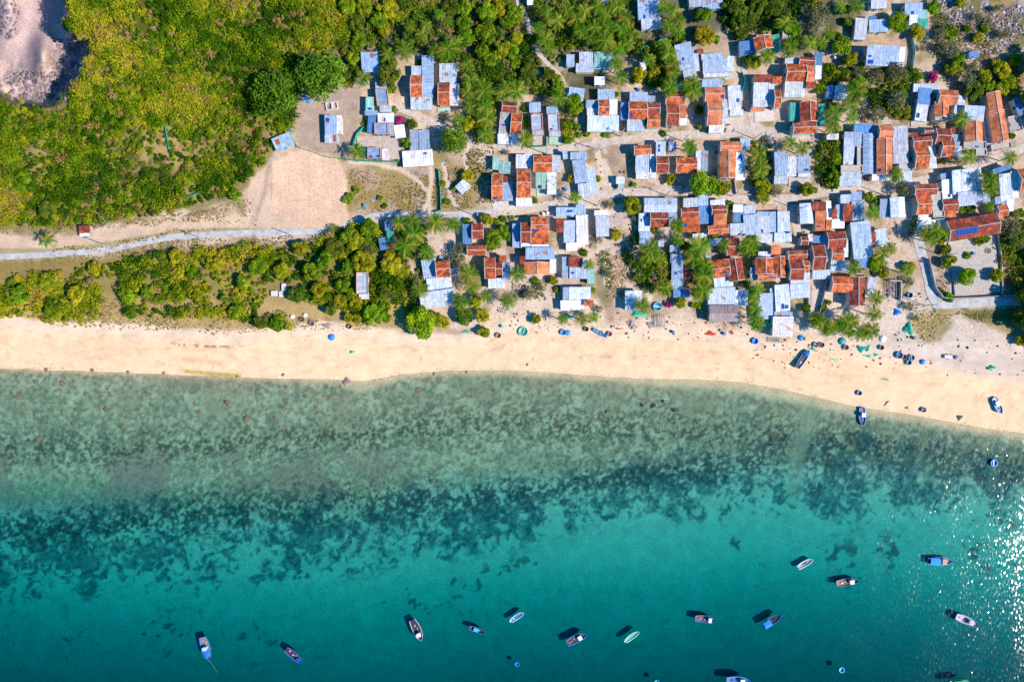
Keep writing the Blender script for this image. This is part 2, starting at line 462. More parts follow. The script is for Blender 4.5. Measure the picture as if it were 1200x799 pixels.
    sand = lerp(sand, (.60, .48, .40), sstep(960, 1080, px)*sstep(48, 70, shore(px)-py)*.85)
    sand = lerp(sand, (.56, .45, .37), front*sstep(60, 80, shore(px)-py)*.6)
    # grey-white line of dry sand by the vegetation, faint trampled marks
    sand = lerp(sand, (.66, .54, .43), sstep(20, 10, py-bt)*.5)
    sand = sand*(1 - .10*sstep(.56, .7, fbm(px*.4, py, 5, 93)))[..., None]
    tt = shore(px) - py
    for off_, sd_ in ((17, 401), (24, 403), (38, 405)):
        ln_ = np.abs(py - bt - off_ + (fbm(px, py*.2, 26, sd_)-.5)*12)
        sand = sand*(1 - .13*sstep(1.6, .4, ln_)*sstep(.42, .6, fbm(px, py, 18, sd_+1)))[..., None]
    sand = sand*(1 - .09*sstep(.60, .72, vnoise(px, py, 2.6, 407))*sstep(.4, .6, fbm(px, py, 30, 408)))[..., None]
    wet = sstep(24, 6, tt + (fbm(px*.25, py, 12, 94)-.5)*4)*sstep(300, 520, px)
    sand = lerp(sand, (.72, .52, .32), wet*.8)
    c = c*(1-s2[..., None]) + sand*s2[..., None]
    weed = line_mask(px, py, [(200,403),(230,405),(272,407)], 1.3, 2)*sstep(.4, .55, vnoise(px, py, 3, 99))
    c = lerp(c, (.22, .12, .06), weed)
    c = lerp(c, (.62, .38, .20), line_mask(px, py, [(216,421),(240,423),(258,426)], 3.2, 3)*.7)
    c = lerp(c, (.34, .30, .02), line_mask(px, py, [(218,435),(245,438),(280,440)], 2.2, 3)*.9)
    specks = sstep(.90, .94, vnoise(px, py, 2.4, 101))*sstep(.45, .6, fbm(px, py, 40, 102))*s2
    c = lerp(c, (.30, .19, .13), specks*.55)
    return np.clip(c, 0, 1)

def bed_colour(px, py):
    s = py - shore(px)
    f1 = fbm(px, py, 5, 201, 3); f2 = fbm(px, py, 14, 202); f3 = fbm(px, py, 60, 203); f4 = fbm(px, py, 2.6, 204, 2)
    sand = np.array((.72, .58, .38))
    c = np.ones(px.shape+(3,))*sand
    edge = np.interp(px, [0, 300, 400, 420, 440, 480, 540, 700, 820, 900, 1000, 1200, 1600], [1, 2, 5, 14, 9, 4, 4, 6, 10, 13, 10, 8, 8])
    alg = sstep(edge-4, edge+6, s + (f2-.5)*8)
    deep = np.interp(px, [-100, 200, 400, 520, 640, 760, 900, 1000, 1200, 1400], [165, 165, 150, 135, 122, 108, 85, 60, 50, 50])
    a = sstep(deep-22, deep+22, s + (f2-.5)*34)          # 0 shallow flat, 1 open sandy bottom
    flat = np.ones(c.shape)*np.array((.47, .42, .27))
    fine = fbm(px, py, 3.6, 230, 2)
    flat = lerp(flat, (.60, .56, .40), sstep(.45, .70, fine)*.8)
    flat = lerp(flat, (.20, .20, .13), sstep(.50, .28, fine)*.7)
    flat = lerp(flat, (.20, .22, .15), sstep(.52, .40, f2)*.35)
    flat = lerp(flat, (.46, .46, .30), sstep(.5, .62, f1)*.25)
    flat = lerp(flat, (.42, .33, .22), sstep(.50, .66, f3)*sstep(90, 40, s)*.5)
    flat = lerp(flat, (.38, .27, .21), sstep(.46, .60, fbm(px, py, 60, 208))*sstep(70, 110, s)*.75*sstep(700, 450, px))
    # band of darker weed tufts
    band = np.exp(-((s-np.interp(px, [0, 150, 400, 800], [95, 92, 68, 60]))/26.)**2)
    flat = lerp(flat, (.03, .045, .03), sstep(.58, .68, f4*.5+f1*.5+.10*band)*(.22+.78*band)*.72)
    c = c*(1-alg[..., None]) + flat*alg[..., None]
    ob = np.ones(c.shape)*np.array((.54, .60, .47))
    c = c*(1-a[..., None]) + ob*a[..., None]
    # reef: dark clumps along a wandering belt
    yr = np.interp(px, [-100, 0, 120, 260, 400, 520, 640, 720, 800, 900, 1000, 1080, 1150, 1300], [655, 655, 650, 632, 622, 612, 594, 578, 572, 562, 560, 560, 572, 580])
    wd = np.interp(px, [-100, 100, 300, 500, 700, 850, 1000, 1100, 1300], [44, 44, 44, 36, 26, 32, 42, 36, 30])
    d = (py-yr)/wd
    dens = np.exp(-d*d)
    jx = px + (fbm(px, py, 9, 241, 2)-.5)*10; jy = py + (fbm(px, py, 9, 242, 2)-.5)*10
    lf = fbm(jx, jy, 4.6, 211, 3)*.46 + fbm(jx, jy, 10, 215, 2)*.24 + fbm(px, py, 34, 212, 2)*.30
    core = sstep(.44, .60, lf + .15*dens - .095)*sstep(0, .3, dens)
    c = lerp(c, (.035, .17, .17), core*.80)
    c = lerp(c, (.010, .075, .10), core*sstep(.46, .62, fbm(px, py, 3.2, 236, 2)*.7 + f2*.3)*.62)
    d2 = (py-(yr-wd*.72))/(wd*.75)
    core2 = sstep(.50, .60, fbm(px, py, 3.4, 233, 2)*.65 + f2*.35 + .10*np.exp(-d2*d2) - .03)*np.exp(-d2*d2)
    c = lerp(c, (.03, .06, .06), core2*.85)
    sp = sstep(.66, .73, fbm(px, py, 8, 213, 3)*.55 + fbm(px, py, 50, 214, 2)*.45)*sstep(1.2, 2.2, d)*sstep(4.5, 2, d)
    c = lerp(c, (.05, .10, .09), sp*.8)
    # scattered tufts at the shoreward edge of the reef
    tuft = sstep(.60, .68, f4*.45+f1*.55)*np.exp(-((py-(yr-wd*1.1))/22.)**2)
    c = lerp(c, (.02, .05, .05), tuft*.8)
    # right-hand flat: mottled weed
    rt = sstep(.50, .60, fbm(px, py, 16, 216))*sstep(780, 860, px)*sstep(10, 30, s)*sstep(110, 60, s)
    c = lerp(c, (.16, .20, .14), rt*.4)
    ch = line_mask(px, py, [(948,462),(945,500),(934,530),(930,575)], 9, 10)
    c = lerp(c, (.46, .42, .28), ch*.6*sstep(462, 475, py))
    # brown coral heads
    heads = sstep(.82, .95, vnoise(px, py, 4, 221))*sstep(.4, .6, vnoise(px, py, 60, 222))*sstep(4, 10, s)*sstep(90, 60, s)
    c = lerp(c, (.30, .15, .09), heads*.8)
    return np.clip(c, 0, 1)

core_x = np.arange(-70, 1271, 2.0)
xs = np.concatenate([[-9000, -5000, -2500, -1200, -600, -300, -150], core_x, [1350, 1500, 1800, 2400, 3600, 6000, 9500]])
ysL = np.concatenate([[-9000, -5000, -2500, -1200, -600, -300, -150], np.arange(-70, 530, 2.0)])
PX, PY, V = grid(xs, ysL)
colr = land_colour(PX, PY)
bt = beachtop(PX)
island = PY < shore(PX)
cell_land = island.copy()
# keep a cell as land when any of its corners is above the sea
cl = np.zeros_like(island); cl[:-1, :-1] = island[:-1, :-1] | island[1:, :-1] | island[:-1, 1:] | island[1:, 1:]
bcell = cl & (PY >= bt)
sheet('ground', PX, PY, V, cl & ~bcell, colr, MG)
sheet('beach', PX, PY, V, bcell, colr, MSAND)
xs2 = np.concatenate([[-9000, -5000, -2500, -1200, -600, -300, -150], np.arange(-70, 1270.1, 1.6), [1350, 1500, 1800, 2400, 3600, 6000, 9500]])
ys2 = np.concatenate([np.arange(424, 880, 1.6), [950, 1100, 1400, 2000, 3500, 6000, 9000]])
PX2, PY2, V2 = grid(xs2, ys2)
V2[..., 2] -= 0.0
landz = PY2 < shore(PX2) - 3
V2[..., 2] = np.where(landz, V2[..., 2]-.25, V2[..., 2])
col2 = bed_colour(PX2, PY2)
sb = (~landz).copy()
sheet('seabed', PX2, PY2, V2, sb, col2, MBED)
del PX, PY, V, colr, PX2, PY2, V2, col2

def water_mat():
    m = bpy.data.materials.new('sea_water'); m.use_nodes = True; nt = m.node_tree
    for n in list(nt.nodes): nt.nodes.remove(n)
    out = nt.nodes.new('ShaderNodeOutputMaterial')
    tr = nt.nodes.new('ShaderNodeBsdfTransparent'); gl = nt.nodes.new('ShaderNodeBsdfGlossy')
    gl.inputs['Roughness'].default_value = .11
    fr = nt.nodes.new('ShaderNodeFresnel'); fr.inputs[0].default_value = 1.33
    mx = nt.nodes.new('ShaderNodeMixShader')
    tc = nt.nodes.new('ShaderNodeTexCoord')
    def wv(scale, stretch, rot, detail=2):
        mp = nt.nodes.new('ShaderNodeMapping'); mp.inputs['Scale'].default_value = stretch; mp.inputs['Rotation'].default_value = (0, 0, math.radians(rot))
        nt.links.new(tc.outputs['Object'], mp.inputs[0]); n = nt.nodes.new('ShaderNodeTexNoise'); n.inputs['Scale'].default_value = scale
        n.inputs['Detail'].default_value = detail; nt.links.new(mp.outputs[0], n.inputs['Vector']); return n.outputs['Fac']
    # facet slopes straight from noise colour: fine chop over a slow swell
    def slope(scale, stretch, rot, k, detail):
        c_ = wv(scale, stretch, rot, detail)
        cn = c_.node.outputs['Color']
        v1 = nt.nodes.new('ShaderNodeVectorMath'); v1.operation = 'SUBTRACT'; nt.links.new(cn, v1.inputs[0]); v1.inputs[1].default_value = (.5, .5, .5)
        v2 = nt.nodes.new('ShaderNodeVectorMath'); v2.operation = 'MULTIPLY'; nt.links.new(v1.outputs[0], v2.inputs[0]); v2.inputs[1].default_value = (k, k*.8, 0)
        return v2.outputs[0]
    geo = nt.nodes.new('ShaderNodeNewGeometry')
    s1 = slope(1.7, (1, .42, 1), -28, .35, 1.0); s2 = slope(.13, (1, .45, 1), -22, .13, 1)
    ad = nt.nodes.new('ShaderNodeVectorMath'); ad.operation = 'ADD'; nt.links.new(s1, ad.inputs[0]); nt.links.new(s2, ad.inputs[1])
    ad2 = nt.nodes.new('ShaderNodeVectorMath'); ad2.operation = 'ADD'; nt.links.new(ad.outputs[0], ad2.inputs[0]); nt.links.new(geo.outputs['Normal'], ad2.inputs[1])
    nm = nt.nodes.new('ShaderNodeVectorMath'); nm.operation = 'NORMALIZE'; nt.links.new(ad2.outputs[0], nm.inputs[0])
    nt.links.new(nm.outputs[0], gl.inputs['Normal'])
    nt.links.new(fr.outputs[0], mx.inputs[0]); nt.links.new(tr.outputs[0], mx.inputs[1]); nt.links.new(gl.outputs[0], mx.inputs[2])
    nt.links.new(mx.outputs[0], out.inputs['Surface'])
    ab = nt.nodes.new('ShaderNodeVolumeAbsorption'); ab.inputs['Color'].default_value = (.20, .874, .896, 1); ab.inputs['Density'].default_value = 2.15
    nt.links.new(ab.outputs[0], out.inputs['Volume'])
    return m
wx = 2800
wmb = MB(); wmb.box(-wx, -2700, -60, wx, 40, 0.0)
tag(wmb.build('sea', water_mat()), kind='structure')

# ---------------------------------------------------------------- lanes
def spline(pts, n=6):
    out = []
    P = [pts[0]] + list(pts) + [pts[-1]]
    for i in range(1, len(P)-2):
        for k in range(n):
            t = k/n
            f = lambda a, b, c, d: .5*((2*b)+(-a+c)*t+(2*a-5*b+4*c-d)*t*t+(-a+3*b-3*c+d)*t**3)
            out.append(tuple(f(P[i-1][j], P[i][j], P[i+1][j], P[i+2][j]) for j in (0, 1)))
    out.append(tuple(pts[-1])); return out
def ribbon(name, pts, width, mat, lift=.09, colr=None, kind='structure', jit=0.0):
    P = spline(pts, 8); m = MB(); L = []; R_ = []
    for i, p in enumerate(P):
        a = P[max(0, i-1)]; b = P[min(len(P)-1, i+1)]
        dx, dy = b[0]-a[0], b[1]-a[1]; l = math.hypot(dx, dy) or 1
        w = (width[i*(len(width)-1)//(len(P)-1)] if isinstance(width, (list, tuple)) else width)/2
        w += rnd.uniform(-jit, jit)
        for s_, lst in ((1, L), (-1, R_)):
            q = (p[0]-dy/l*w*s_, p[1]+dx/l*w*s_)
            zz = max(gz(p[0], p[1]), gz(*q)) + lift
            lst.append(W(q[0], q[1], zz))
    for i in range(len(P)-1):
        m.quad(L[i], L[i+1], R_[i+1], R_[i])
        for lst in (L, R_):
            a, b = lst[i], lst[i+1]
            m.quad(a, b, (b[0], b[1], b[2]-.3), (a[0], a[1], a[2]-.3))
    o = m.build(name, mat); 
    if colr: o.color = (*colr, 1)
    return tag(o, kind=kind)
ribbon('concrete_road', [(-90,304),(0,301),(60,298),(112,294),(140,290),(170,283),(200,278),(240,275),(300,273),(345,272),(385,270),(410,262),(432,255),(455,251),(480,251),(512,252),(560,250),(580,247)], 7, MASPH, .1, jit=.35)
MLANE = tint = plain('lane_surface', (.50, .41, .34), .95, .22, .7)
ribbon('village_lane', [(578,247),(610,247),(640,241),(680,236),(705,228),(740,226),(790,223),(830,226),(870,233),(905,234),(950,228),(975,224),(1005,222),(1040,220),(1080,212),(1115,204),(1145,194),(1175,184),(1215,168),(1260,160)], 10, MLANE, .1, jit=.6)
ribbon('village_lane', [(450,124),(478,130),(502,142),(520,150),(545,160),(572,168),(600,175),(645,176),(690,171),(720,165),(760,161),(800,158),(850,158),(880,152),(905,156),(950,160)], 9, MLANE, .11, jit=.6)
ribbon('footpath', [(604,-20),(608,5),(617,20),(621,40),(628,58),(641,74),(655,88),(663,105),(668,140),(671,172)], 5, MLANE, .1, jit=.5)
ribbon('side_lane', [(1066,236),(1070,262),(1078,290),(1086,318),(1092,345),(1100,356)], 11, MASPH, .1)
ribbon('side_lane', [(1093,356),(1112,357),(1150,354),(1200,353),(1290,352)], 10, MASPH, .12)
ribbon('alley', [(955,156),(958,180),(962,205),(962,226)], 7, MLANE, .09, jit=.4)
ribbon('alley', [(876,62),(872,90),(876,120),(884,152)], 7, MLANE, .09, jit=.4)
ribbon('alley', [(930,240),(932,258),(935,275)], 9, MLANE, .09, jit=.4)
ribbon('alley', [(957,335),(956,355),(950,372)], 12, MLANE, .09, jit=.4)
ribbon('alley', [(660,262),(656,300),(658,345)], 5, MLANE, .09, jit=.4)
# ---------------------------------------------------------------- houses
K = 7.469
TILES = {c: (x, y) for c, x, y in (
    ('A',400,0),('B',560,0),('C',720,0),('D',880,0),('E',1040,0),('F',300,95),('G',400,95),('H',560,95),('I',720,95),('J',880,95),('K',1040,95),
    ('L',400,195),('M',560,195),('N',720,195),('O',880,195),('P',1040,195),('Q',400,295),('R',560,295),('S',720,295),('T',880,295),('U',1040,295))}
# roof colours (albedo) and weathering (alpha, tiles only)
RC = {'M': (.35,.47,.64,1), 'L': (.60,.66,.76,1), 'W': (.88,.88,.89,1), 'B': (.10,.27,.55,1), 'A': (.33,.60,.52,1), 'G': (.05,.40,.27,1),
      'K': (.30,.24,.24,1), 'N': (.42,.42,.44,1),
      'O': (.80,.25,.11,.12), 'T': (.80,.19,.06,.75), 'R': (.48,.095,.05,.85)}
TILE_KINDS = 'OTR'
BOX = {}     # landmarks: alias -> (px, py)
HOUSES = []  # (centre px, py, extents)

def roof_mesh(kind, w, d, mat_code, gable_rise):
    """roof slab in its own frame: x = width, y = depth, eaves at z 0. Returns verts, faces, uvs, ridge segment"""
    t = .12
    V = []; F = []; UV = []
    def slab(a, b, c, e, udir):
        # a b c e: upper face corners counter-clockwise; udir 0: u along x, 1: u along y
        base = len(V)
        for p in (a, b, c, e): V.append(p)
        for p in (a, b, c, e): V.append((p[0], p[1], p[2]-t))
        F.append((base, base+1, base+2, base+3)); F.append((base+7, base+6, base+5, base+4))
        for i in range(4):
            j = (i+1) % 4; F.append((base+j, base+i, base+4+i, base+4+j))
        for f in F[-6:]:
            UV.append([((V[v][0], V[v][1]) if udir == 0 else (V[v][1], V[v][0])) for v in f])
    hw, hd = w/2, d/2; r = gable_rise
    if kind == 'gx':
        slab((-hw,-hd,0),(hw,-hd,0),(hw,0,r),(-hw,0,r),0); slab((-hw,0,r),(hw,0,r),(hw,hd,0),(-hw,hd,0),0)
        return V, F, UV, ((-hw,0,r),(hw,0,r))
    if kind == 'gy':
        slab((-hw,-hd,0),(0,-hd,r),(0,hd,r),(-hw,hd,0),1); slab((0,-hd,r),(hw,-hd,0),(hw,hd,0),(0,hd,r),1)
        return V, F, UV, ((0,-hd,r),(0,hd,r))
    s = {'fs': (0,-1), 'fn': (0,1), 'fe': (1,0), 'fw': (-1,0)}.get(kind, (0, 0))
    run = d if s[1] else w
    drop = min(.11*run, .8) if kind != 'p' else 0
    zz = lambda x, y: -drop*((x/w+.5) if s[0] > 0 else (.5-x/w) if s[0] < 0 else (y/d+.5) if s[1] > 0 else (.5-y/d)) if drop else 0
    slab((-hw,-hd,zz(-hw,-hd)),(hw,-hd,zz(hw,-hd)),(hw,hd,zz(hw,hd)),(-hw,hd,zz(-hw,hd)), 0 if s[1] else 1)
    return V, F, UV, None

def make_roof(kind, code, w, d, rise, parent, loc, rz, name='roof'):
    V, F, UV, ridge = roof_mesh(kind, w, d, code, rise)
    mat = MTILE if code in TILE_KINDS else MCONC if code in 'C' else MMETAL
    o = mesh_np(name, V, F, mat, parent)
    uvl = o.data.uv_layers.new(name='UVMap')
    uvl.data.foreach_set('uv', np.array([c for f in UV for p in f for c in p], np.float32))
    o.location = loc; o.rotation_euler = (0, 0, rz)
    c = RC.get(code, (.45,.40,.37,1)); j = rnd.uniform(.78, 1.14)
    a = c[3] if code not in TILE_KINDS else min(1, max(.05, c[3]+rnd.uniform(-.12, .15)))
    hj = rnd.uniform(-.08, .08)
    o.color = (c[0]*j*(1+hj), c[1]*j*rnd.uniform(.96, 1.04), c[2]*j*(1-hj*1.2), a)
    return o, ridge

WALLC = [(.62,.55,.45),(.58,.56,.55),(.42,.52,.56),(.60,.50,.38),(.50,.47,.44),(.44,.40,.37),(.62,.60,.58),(.40,.55,.50)]
def house(line, tile, pieces, things):
    alias = None
    txt = line
    if '|' in line: txt, alias = [s.strip() for s in line.split('|')]
    ox, oy = TILES[tile]
    P = []
    for q in pieces:
        k, code, x0, y0, x1, y1 = q[0], q[1], *[float(v) for v in q[2:6]]
        rot = 0.0; h = None
        for e in q[6:]:
            if e.startswith('r'): rot = float(e[1:])
            if e.startswith('h'): h = float(e[1:])
        P.append([k, code, ox+x0/K, oy+y0/K, ox+x1/K, oy+y1/K, rot, h])
    solid = [p for p in P if p[0] not in ('d', 's', 'z', 'rust')]
    area = lambda p: (p[4]-p[2])*(p[5]-p[3])
    bx0 = min(p[2] for p in solid); bx1 = max(p[4] for p in solid); by0 = min(p[3] for p in solid); by1 = max(p[5] for p in solid)
    cx, cy = (bx0+bx1)/2, (by0+by1)/2
    g = gz(cx, cy)
    root = empty('house', W(cx, cy, g))
    base = Vector(root.location)
    wall = MB(); wc = rnd.choice(WALLC)
    main = max(solid, key=area); placed = []
    for p in P:
        k, code, x0, y0, x1, y1, rot, h = p
        pcx, pcy = (x0+x1)/2, (y0+y1)/2
        if k in ('d', 's', 'rust'):
            # lies on the roof section whose rectangle holds it
            host = None
            for pl in placed:
                if pl['x0']-1 <= pcx <= pl['x1']+1 and pl['y0']-1 <= pcy <= pl['y1']+1: host = pl
            if host is None: continue
            zt = host['ze'] + g
            c = W(pcx, pcy, zt + .1)
            M = host['obj'].matrix_local.copy()
            lw = Matrix.Rotation(-host['rz'], 3, 'Z') @ (c - base - Vector(host['loc']))
            lx, ly = lw.x, lw.y
            ww, dd = (x1-x0)*S*.98, (y1-y0)*S*.98
            def zs(x, y):
                w_, d_, kk, rr = host['w'], host['d'], host['k'], host['rise']
                if kk == 'gx': return rr*(1-abs(y)/(d_/2))
                if kk == 'gy': return rr*(1-abs(x)/(w_/2))
                sx = {'fe': 1, 'fw': -1}.get(kk, 0); sy = {'fn': 1, 'fs': -1}.get(kk, 0)
                run = d_ if sy else w_; drop = min(.11*run, .8) if (sx or sy) else 0
                return -drop*((x/w_*sx+.5) if sx else (y/d_*sy+.5)) if drop else 0
            def patch(mb, ax, ay, bx_, by_, lift=.05, th=.06):
                q = [(ax, ay), (bx_, ay), (bx_, by_), (ax, by_)]
                top = [(x, y, zs(x, y)+lift+th) for x, y in q]; bot = [(x, y, zs(x, y)+lift-.04) for x, y in q]
                mb.quad(*top)
                for i in range(4):
                    j = (i+1) % 4; mb.quad(bot[i], bot[j], top[j], top[i])
            if k == 's':
                n = int(code)
                for i in range(n):
                    mb = MB(); a = lx-ww/2+ww*i/n; b_ = lx-ww/2+ww*(i+.86)/n
                    patch(mb, a, ly-dd/2, b_, ly+dd/2, .1, .05); mb.build('solar_panel', MSOLAR, host['obj'])
                continue
            mb = MB(); patch(mb, lx-ww/2, ly-dd/2, lx+ww/2, ly+dd/2)
            if k == 'd': mb.build('skylight', MSOLAR, host['obj'])
            else:
                o = mb.build('patch_sheet', MPAINT, host['obj']); o.color = (.36,.10,.04,1)
            continue
        gp = gz(pcx, pcy)
        if k == 'y':      # low paved terrace
            zt = gp + .22; c = W(pcx, pcy, zt); ww, dd = (x1-x0)*S*(H-zt)/H, (y1-y0)*S*(H-zt)/H
            mb = MB(); mb.box(-ww/2, -dd/2, -.7, ww/2, dd/2, 0)
            o = mb.build('terrace', MCONC, root); o.location = c - base; o.rotation_euler = (0, 0, math.radians(-rot))
            o.color = {'C': (.50,.43,.37,1), 'A': (.40,.52,.42,1), 'W': (.66,.62,.58,1)}.get(code, (.5,.43,.37,1)); continue
        if h is None:
            h = (3.9 if code in 'O' else 3.6 if code in 'TR' else 3.1)
            if p is not main and code not in TILE_KINDS: h -= .35
            h += rnd.uniform(-.14, .14)
        ze = h; zr = gp + h
        gx_ = k in ('gx', 'gy')
        k0 = S*(H-zr-.4)/H
        ww, dd = (x1-x0)*k0, (y1-y0)*k0
        rise = (.42 if code in TILE_KINDS else .18)*(dd if k == 'gx' else ww)/2 if gx_ else 0
        c = W(pcx, pcy, zr + (rise*.5 if gx_ else 0)); c.z = zr
        loc = c - base; rz = math.radians(-rot)
        o, ridge = make_roof(k, code, ww, dd, rise, root, loc, rz)
        placed.append(dict(x0=x0, y0=y0, x1=x1, y1=y1, ze=h+gp-g, obj=o, loc=loc, rz=rz, w=ww, d=dd, k=k, rise=rise))
        # tile ridge cap and pale verge strips
        if ridge and code in TILE_KINDS:
            a, b_ = Vector(ridge[0]), Vector(ridge[1])
            mb = MB(); q = .10
            if k == 'gx': mb.box(a.x+.02, -q, a.z-.08, b_.x-.02, q, a.z+.07)
            else: mb.box(-q, a.y+.02, a.z-.08, q, b_.y-.02, a.z+.1)
            mb.build('ridge_cap', MTRIM, o)
            hw, hd = ww/2, dd/2
            for s_ in (-1, 1):
                mb = MB()
                if k == 'gx':
                    for t_ in (-1, 1):
                        x = s_*(hw+.06)
                        for (y0_, z0_, y1_, z1_) in ((t_*hd, .02, 0, rise+.02),):
                            mb.quad((x-.1,y0_,z0_+.08),(x+.1,y0_,z0_+.08),(x+.1,y1_,z1_+.08),(x-.1,y1_,z1_+.08))
                            for xx in (x-.1, x+.1): mb.quad((xx,y0_,z0_-.2),(xx,y1_,z1_-.2),(xx,y1_,z1_+.08),(xx,y0_,z0_+.08))
                            mb.quad((x-.1,y0_,z0_-.2),(x+.1,y0_,z0_-.2),(x+.1,y0_,z0_+.08),(x-.1,y0_,z0_+.08))
                else:
                    for t_ in (-1, 1):
                        y = s_*(hd+.06); x0_, z0_, x1_, z1_ = t_*hw, .02, 0, rise+.02
                        mb.quad((x0_,y-.1,z0_+.08),(x0_,y+.1,z0_+.08),(x1_,y+.1,z1_+.08),(x1_,y-.1,z1_+.08))
                        for yy in (y-.1, y+.1): mb.quad((x0_,yy,z0_-.2),(x1_,yy,z1_-.2),(x1_,yy,z1_+.08),(x0_,yy,z0_+.08))
                        mb.quad((x0_,y-.1,z0_-.2),(x0_,y+.1,z0_-.2),(x0_,y+.1,z0_+.08),(x0_,y-.1,z0_+.08))
                mb.build('verge_trim', MTRIM, o)
        if k == 'p':
            mb = MB(); hw, hd = ww/2, dd/2
            for (a0, b0, a1, b1) in ((-hw,-hd,hw,-hd+.22),(-hw,hd-.22,hw,hd),(-hw,-hd+.22,-hw+.22,hd-.22),(hw-.22,-hd+.22,hw,hd-.22)):
                mb.box(a0, b0, .003, a1, b1, .38)
            q = mb.build('parapet', MPAINT, o); q.color = (.55,.30,.22,1) if code != 'C' else (.5,.44,.4,1)
        # walls
        ins = .32; hw, hd = max(.4, ww/2-ins), max(.4, dd/2-ins)
        cs, sn = math.cos(rz), math.sin(rz)
        def tp(x, y, z): return (loc.x + x*cs - y*sn, loc.y + x*sn + y*cs, z)
        z0 = -1.2; drop = min(.11*(dd if k in ('fs','fn') else ww), .8) if k[0] == 'f' else 0
        zsx = lambda x, y: loc.z - .14 - (drop*((x/ww+.5) if k == 'fe' else (.5-x/ww) if k == 'fw' else (y/dd+.5) if k == 'fn' else (.5-y/dd)) if drop else 0)
        open_sided = (code in 'MLWBA' and p is not main and area(p) < 25)
        if open_sided:
            for sx in (-1, 1):
                for sy in (-1, 1):
                    x, y = sx*(hw-.1), sy*(hd-.1); b = len(wall.v); zt = zsx(x, y)
                    for zz in (z0, zt):
                        for dx, dy in ((-.09,-.09),(.09,-.09),(.09,.09),(-.09,.09)): wall.v.append(tp(x+dx, y+dy, zz))
                    wall.f += [(b,b+1,b+5,b+4),(b+1,b+2,b+6,b+5),(b+2,b+3,b+7,b+6),(b+3,b,b+4,b+7)]
        else:
            ring = [(-hw,-hd),(hw,-hd),(hw,hd),(-hw,hd)]
            for i in range(4):
                a, b_ = ring[i], ring[(i+1) % 4]
                wall.quad(tp(*a, z0), tp(*b_, z0), tp(*b_, zsx(*b_)), tp(*a, zsx(*a)))
            if k == 'gx':
                rr = rise*(hd/(dd/2))
                for sx in (-1, 1): wall.quad(tp(sx*hw, -hd, zsx(0,0)), tp(sx*hw, hd, zsx(0,0)), tp(sx*hw, 0, zsx(0,0)+rr))
            if k == 'gy':
                rr = rise*(hw/(ww/2))
                for sy in (-1, 1): wall.quad(tp(-hw, sy*hd, zsx(0,0)), tp(hw, sy*hd, zsx(0,0)), tp(0, sy*hd, zsx(0,0)+rr))
        if p is main:
            gm = gp - g
            fr = MB(); fr.box(-.5, -.06, 0, .5, .06, 2.05)
            dr = fr.build('door', MDOOR, root)
            off = rnd.uniform(-.3, .3)*hw
            dr.location = tp(off, -hd-.03, gm); dr.rotation_euler = (0, 0, rz)
            for sx in (-1, 1):
                if hw < 1.8: continue
                for where in ('s', 'side'):
                    if where == 's': pos = tp(sx*hw*.68, -hd-.03, gm+.9); rr_ = rz; 
                    else:
                        if (sx > 0) == (pcx > 600): continue
                        pos = tp(sx*(hw+.03), 0, gm+.9); rr_ = rz + math.pi/2
                    fr = MB()
                    for b4 in ((-.6,0,-.5,1.3),(.5,0,.6,1.3),(-.5,0,.5,.1),(-.5,1.2,.5,1.3)): fr.box(b4[0], -.06, b4[1], b4[2], .06, b4[3])
                    wn_ = fr.build('window', MFRAME, root); wn_.location = pos; wn_.rotation_euler = (0, 0, rr_)
                    pn = MB(); pn.box(-.497, -.035, .103, .497, .035, 1.197); pn.build('pane', MGLASS, wn_)
    if wall.v:
        o = wall.build('wall', MWALL, root); o.color = (*wc, 1)
    things.append(dict(root=root, txt=txt, alias=alias, px=cx, py=cy, w=bx1-bx0, h=by1-by0, kind='house'))

